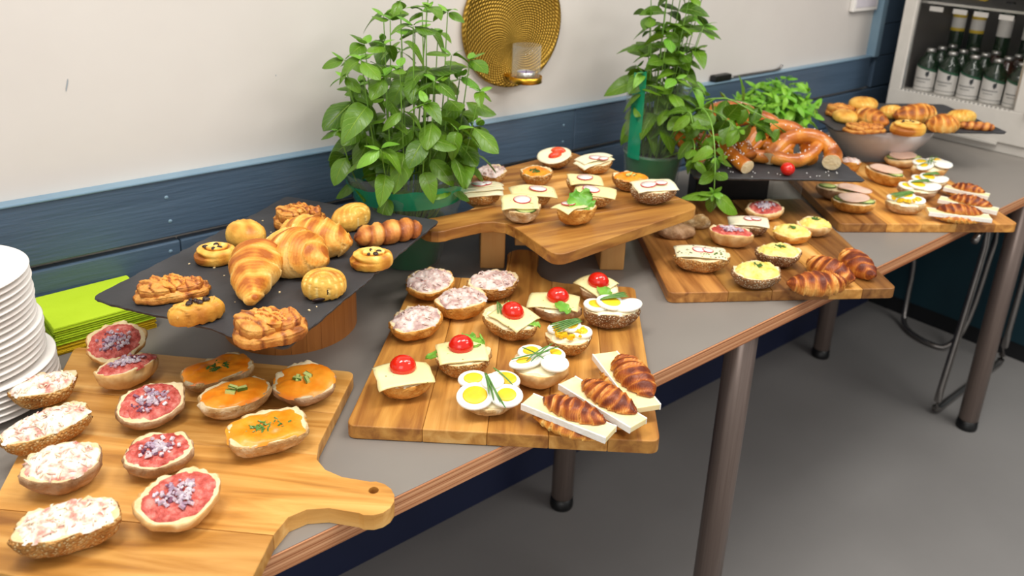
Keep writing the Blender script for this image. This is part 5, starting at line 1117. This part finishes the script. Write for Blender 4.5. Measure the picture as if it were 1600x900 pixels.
# crumbs and slate flakes on the large slate
G = []
for i in range(60):
    u, v = rnd.uniform(.06, .94), rnd.uniform(.04, .9); x = .365+(.757-.365)*u+(.218-.365)*v; y = .841+(1.08-.841)*u+(1.112-.841)*v
    s_ = rnd.uniform(.0006, .0017); G.append(xf(box(-s_, s_, -s_*.7, s_*.7, 0, s_*.8), T(x, y, .8803, rnd.random()*3)))
tag(stuff(mesh('crumbs', *join(G), M['crumb'], smooth=False)), 'pale pastry crumbs scattered over the large slate', 'crumbs')
# ---------------------------------------------------------------- leafy plants
def leaf_mesh(name, m, width=.62, curl=.35, cup=.25, seed=0, nx=10, ny=6, twist=0.0):
    V, F, U = [], [], []
    for i in range(nx+1):
        u = i/nx; w = width/2*(sin(pi*u**.80)**.72 if 0 < u < 1 else .0)+.006
        for j in range(ny+1):
            v = j/ny*2-1; y = v*w
            pk = .030*cos(44*(u-.275*abs(v)))*(1-abs(v))*abs(v)*4*sin(pi*u)     # puffed flesh between the side veins
            z = -curl*u*u+cup*(abs(v)**1.4)*w*1.2*(1-.4*u)-.02*math.exp(-(v/.15)**2)*sin(pi*u)+pk+.03*N3(u*3, v*2, seed)*abs(v)+twist*y*u
            V.append((.06+u*.94*(1-.12*curl), y, z)); U.append((u, j/ny))
    for i in range(nx):
        for j in range(ny): q = i*(ny+1)+j; F.append((q, q+ny+1, q+ny+2, q+1))
    n = len(V); V += [(0, -.012, 0), (0, .012, 0)]; U += [(0, .45), (0, .55)]; F.append((n, ny//2-1, ny//2+1, n+1))
    me = bpy.data.meshes.new(name); me.from_pydata(V, [], F); me.update()
    me.polygons.foreach_set('use_smooth', [True]*len(me.polygons))
    uv = me.uv_layers.new(name='UVMap')
    for lp in me.loops: uv.data[lp.index].uv = U[lp.vertex_index]
    me.materials.append(m); return me
LEAF = {}
for key, mm, wd_ in (('basil', 'leaf', .62), ('young', 'leaf_young', .55), ('bright', 'leaf_bright', .42)):
    LEAF[key] = [leaf_mesh('leaf', M[mm], wd_, .22+.16*k, (-.35, -.15, -.45, .20)[k], k*2.3, twist=(.2, -.2, .35, 0)[k]) for k in range(4)]
def put_leaf(t, kind, var, pos, d, nrm, size):
    X = d.normalized(); Z = (nrm-X*nrm.dot(X))
    if Z.length < 1e-3: Z = Vector((0, 0, 1))-X*X.z
    Z.normalize(); Y = Z.cross(X)
    o = bpy.data.objects.new('leaf', LEAF[kind][var]); C.objects.link(o); o.parent = t
    Rm = Matrix((X, Y, Z)).transposed(); o.matrix_local = Matrix.Translation(pos) @ (Rm @ Matrix.Diagonal((size, size, size))).to_4x4()
    return o
def shoot(t, pts, rnd, kind='basil', nodes=3, size=.045, r=.0018, start=.4, tips=2, cen=None, ymax=None, phase=None, young=.3, droop=.35):
    P = smooth_path(pts, 14); mesh('stem', *tube(P, [r*(1-.5*i/14) for i in range(15)], 6), M['stem'], t)
    ph = rnd.uniform(0, pi) if phase is None else phase
    for k in range(nodes):
        u = start+(1-start)*(k/(nodes-1) if nodes > 1 else 1); i = min(13, int(u*14)); p = P[i].lerp(P[i+1], u*14-i) if u < 1 else P[14]
        tn = (P[min(14, i+1)]-P[max(0, i-1)]).normalized(); a = tn.cross(Vector((0.3, 0.2, 1)) if abs(tn.z) < .9 else Vector((1, 0, 0))).normalized(); b = tn.cross(a)
        an = ph+k*pi/2; s = size*rnd.uniform(.7, 1.2)*(1 if k < nodes-1 else .72)
        for sg in (0, pi):
            rad = a*cos(an+sg)+b*sin(an+sg)
            d = rad+tn*rnd.uniform(.0, .35)+Vector((0, 0, -rnd.uniform(.1, 1.0)*droop*2))
            if cen is not None:
                outw = p-cen; outw.z *= .4
                if outw.length > .01: d += outw.normalized()*.55
            end = p+d.normalized()*s
            if ymax is not None and end.y > ymax: d.y = min(d.y, (ymax-p.y)*.3/s)-.1
            nrm = tn*.3+Vector((0, 0, .6))+rad*.7+(d-rad)*.2+Vector((rnd.uniform(-.35, .35), rnd.uniform(-.6, .1), 0))
            put_leaf(t, kind if (k < nodes-1 or rnd.random() > young or kind == 'bright') else 'young', rnd.randrange(4), p, d, nrm, s)
    p = P[14]; tn = (P[14]-P[12]).normalized()
    for q in range(tips):
        an = ph+nodes*pi/2+q*pi/max(1, tips)*2; a = tn.cross(Vector((.3, 1, .2))).normalized(); b = tn.cross(a)
        put_leaf(t, 'young' if kind != 'bright' else kind, rnd.randrange(4), p, a*cos(an)*.8+b*sin(an)*.8+tn, tn+Vector((0, 0, .3)), size*rnd.uniform(.35, .5))
def sleeve(name, t, prof, m, seed, wr=.05, a0=0, a1=2*pi, seg=96, jag=0.0):
    V, F = [], []; n = len(prof)
    for k in range(seg+1):
        a = a0+(a1-a0)*k/seg
        for i, (r, z) in enumerate(prof):
            w = 1+wr*(i/(n-1))*(N3(2.2*cos(a), 2.2*sin(a), seed+z*5)+.5*abs(N3(6*cos(a), 6*sin(a), seed+z*9)))
            V.append((r*w*cos(a), r*w*sin(a), z+(jag*N3(1.5*cos(a), 1.5*sin(a), seed+3)+jag*.5*N3(5*cos(a), 5*sin(a), seed) if i == n-1 else 0)))
    for k in range(seg):
        for i in range(n-1): F.append((k*n+i, (k+1)*n+i, (k+1)*n+i+1, k*n+i+1))
    return mesh(name, V, F, m, t)
# --- big basil beside the large slate
rnd = random.Random(11)
B1 = Vector((0.796, 1.236, TZ))
t = thing('potted_basil', 'large bushy basil in a clear and green plastic sleeve beside the pastry slate', 'plant', B1)
mesh('pot', *lathe([(0, 0), (0.050, 0), (0.054, 0.004), (0.066, 0.078), (0.069, 0.08), (0.069, 0.086), (0.064, 0.086), (0.062, 0.074), (0, 0.074)], 48), M['pot_green'], t)
mesh('soil', *lathe([(0.0615, 0.0745), (0.04, 0.0765), (0, 0.078)], 24), M['soil'], t)
sleeve('clear_sleeve', t, [(.060, .003), (.068, .04), (.075, .072), (.084, .084), (.086, .088), (.090, .10), (.102, .14), (.116, .172), (.124, .198)], M['film_clear'], 4, .07, jag=.02)
mesh('sleeve_ring', *lathe([(.0855, .083), (.0885, .086), (.0855, .089), (.083, .086)], 64, close=True), M['film_clear'], t)
sleeve('green_band', t, [(.1035, .138), (.108, .150), (.1135, .163), (.1195, .176)], M['film_green'], 4, .06, jag=.012)
cen = Vector((0, -.01, .20))
for i in range(34):
    q = i*2.39996; rr_ = sqrt((i+.5)/34)
    top = .27+.20*cos(rr_*pi/2)**.8+rnd.uniform(-.03, .03) if rr_ < .6 else rnd.uniform(.255, .42)
    tip = Vector((.140*rr_**.85*cos(q), min(.085, .125*rr_**.85*sin(q))-.012, top))
    b0 = Vector((.042*rr_*cos(q), .042*rr_*sin(q), .074)); mid = b0.lerp(tip, .5)+Vector((.012*cos(q), .012*sin(q)-.004, -.01))
    shoot(t, [b0, mid, tip], rnd, nodes=3, size=.060, start=.56 if rr_ > .4 else .50, tips=2, cen=Vector((0, 0, .24)), ymax=.125, young=.15, droop=.42)
for sp in ((-.135, -.02, .37), (-.02, -.01, .485), (.045, .0, .505)):
    shoot(t, [(sp[0]*.2, sp[1]*.2, .08), (sp[0]*.6, sp[1]*.6, sp[2]*.62), sp], rnd, nodes=3, size=.046, start=.62, tips=2, ymax=.125, young=.3)
# --- tall basil behind the raised board, sprigs hanging over its corner
rnd = random.Random(23)
B2 = Vector((1.435, 1.200, TZ))
t = thing('potted_basil', 'tall basil in a green and clear sleeve with one sprig hanging over the boards', 'plant', B2)
mesh('pot', *lathe([(0, 0), (0.048, 0), (0.062, 0.10), (0.066, 0.115), (0.066, .120), (0.060, 0.120), (0.058, 0.105), (0, 0.105)], 48), M['pot_green'], t)
mesh('soil', *lathe([(0.0575, 0.1055), (0, 0.108)], 24), M['soil'], t)
sleeve('clear_sleeve', t, [(.055, .003), (.066, .10), (.068, .13), (.069, .16), (.070, .21), (.071, .28)], M['film_clear'], 9, .06, jag=.03)
mesh('sleeve_ring', *lathe([(.068, .118), (.0705, .121), (.068, .124), (.066, .121)], 64, close=True), M['film_clear'], t)
sleeve('green_band', t, [(.0725, .115), (.0730, .17), (.0735, .23), (.074, .31)], M['film_green'], 12, .05, a0=radians(168), a1=radians(196), seg=12, jag=.01)
for i in range(21):
    q = i*2.39996; rr_ = sqrt((i+.5)/21); top = .29+.19*(1-rr_**2)+rnd.uniform(-.07, .05)
    tip = Vector((.095*rr_*cos(q)+.02, min(.06, .085*rr_*sin(q))-.01, top)); b0 = Vector((.035*rr_*cos(q), .035*rr_*sin(q), .105))
    shoot(t, [b0, b0.lerp(tip, .5)+Vector((0, 0, .02)), tip], rnd, nodes=4, size=.060, start=.34, tips=1, cen=Vector((0, 0, .25)), ymax=.15)
def W2(*p): return [Vector(q)-B2 for q in p]
# low front sprays reaching over the pretzel slate
for pts in (
    W2((1.44, 1.18, .85), (1.44, 1.11, .97), (1.45, 1.05, .98), (1.46, 1.0, .955)),
    W2((1.43, 1.18, .85), (1.41, 1.10, .95), (1.40, 1.05, .965), (1.39, 1.01, .945)),
    W2((1.45, 1.18, .85), (1.47, 1.12, .98), (1.51, 1.06, 1.0), (1.54, 1.01, .99)),
    W2((1.44, 1.17, .85), (1.40, 1.09, .93), (1.37, 1.04, .93), (1.35, 1.02, .90)),
    W2((1.45, 1.18, .85), (1.47, 1.10, .95), (1.50, 1.03, .965), (1.53, .985, .945)),
    W2((1.43, 1.17, .85), (1.42, 1.08, .90), (1.41, 1.04, .91), (1.40, 1.0, .90)),
    W2((1.43, 1.17, .85), (1.39, 1.10, .96), (1.37, 1.06, .99), (1.36, 1.04, .97))):
    shoot(t, pts, rnd, nodes=4, size=.052, start=.42, tips=3, r=.002)
# the sprig that droops in front of the slate
P = W2((1.43, 1.17, .86), (1.41, 1.08, .985), (1.375, 1.01, .985), (1.345, .965, .92), (1.328, .945, .856))
shoot(t, P, rnd, nodes=3, size=.040, start=.70, tips=0, r=.0022, phase=.3, droop=.05)
tipp = P[-1]; cr_ = Vector((cos(YAW), -sin(YAW), 0))
for d, s, n_ in ((-cr_+Vector((0, 0, -.02)), .066, Vector((.2, -.4, 1))), (cr_+Vector((0, 0, -.55)), .072, Vector((0, -.6, .8))), (Vector((.02, -.1, -1)), .046, Vector((-.3, -1, .2))), (-cr_*.7+Vector((0, -.2, .1)), .036, Vector((0, -.2, 1)))):
    put_leaf(t, 'basil', 0, tipp, d, n_, s)
for k in range(6):
    a_ = k*pi/3; put_leaf(t, 'young', k % 4, tipp, cr_*cos(a_)*.7+Vector((0, 0, 1))*sin(a_)*.6+Vector((-.2, -.6, 0)), Vector((0, -1, .5)), .020)
shoot(t, W2((1.45, 1.18, .86), (1.47, 1.08, 1.0), (1.51, 1.0, .985), (1.545, .955, .955)), rnd, nodes=3, size=.050, start=.6, tips=0, r=.0022, phase=1.2)
for sp in ((-.06, .0, .50), (.02, .0, .56), (.10, -.02, .50), (.13, .02, .58)):
    shoot(t, [(sp[0]*.2, sp[1]*.2, .11), (sp[0]*.6, sp[1]*.6, sp[2]*.62), sp], rnd, nodes=3, size=.042, start=.6, tips=3, ymax=.15)
# --- low bright herb farther back
rnd = random.Random(31)
B3 = Vector((1.935, 1.215, TZ))
t = thing('potted_herb', 'low bright green leafy herb between the pretzels and the far pastries', 'plant', B3)
mesh('pot', *lathe([(0, 0), (0.050, 0), (0.066, 0.085), (0.068, .09), (0.062, 0.09), (0.058, 0.078), (0, 0.078)], 40), M['black'], t)
mesh('soil', *lathe([(0.058, 0.0785), (0, 0.081)], 24), M['soil'], t)
for i in range(42):
    q = i*2.39996; rr_ = sqrt((i+.5)/42); top = .150+.075*(1-rr_**2)+rnd.uniform(-.02, .02)
    tip = Vector((.115*rr_*cos(q), .10*rr_*sin(q), top)); b0 = Vector((.04*rr_*cos(q), .04*rr_*sin(q), .078))
    shoot(t, [b0, b0.lerp(tip, .5)+Vector((0, 0, .02)), tip], rnd, kind='bright', nodes=3, size=.046, start=.45, tips=1, cen=Vector((0, 0, .12)), ymax=.15, r=.0015)
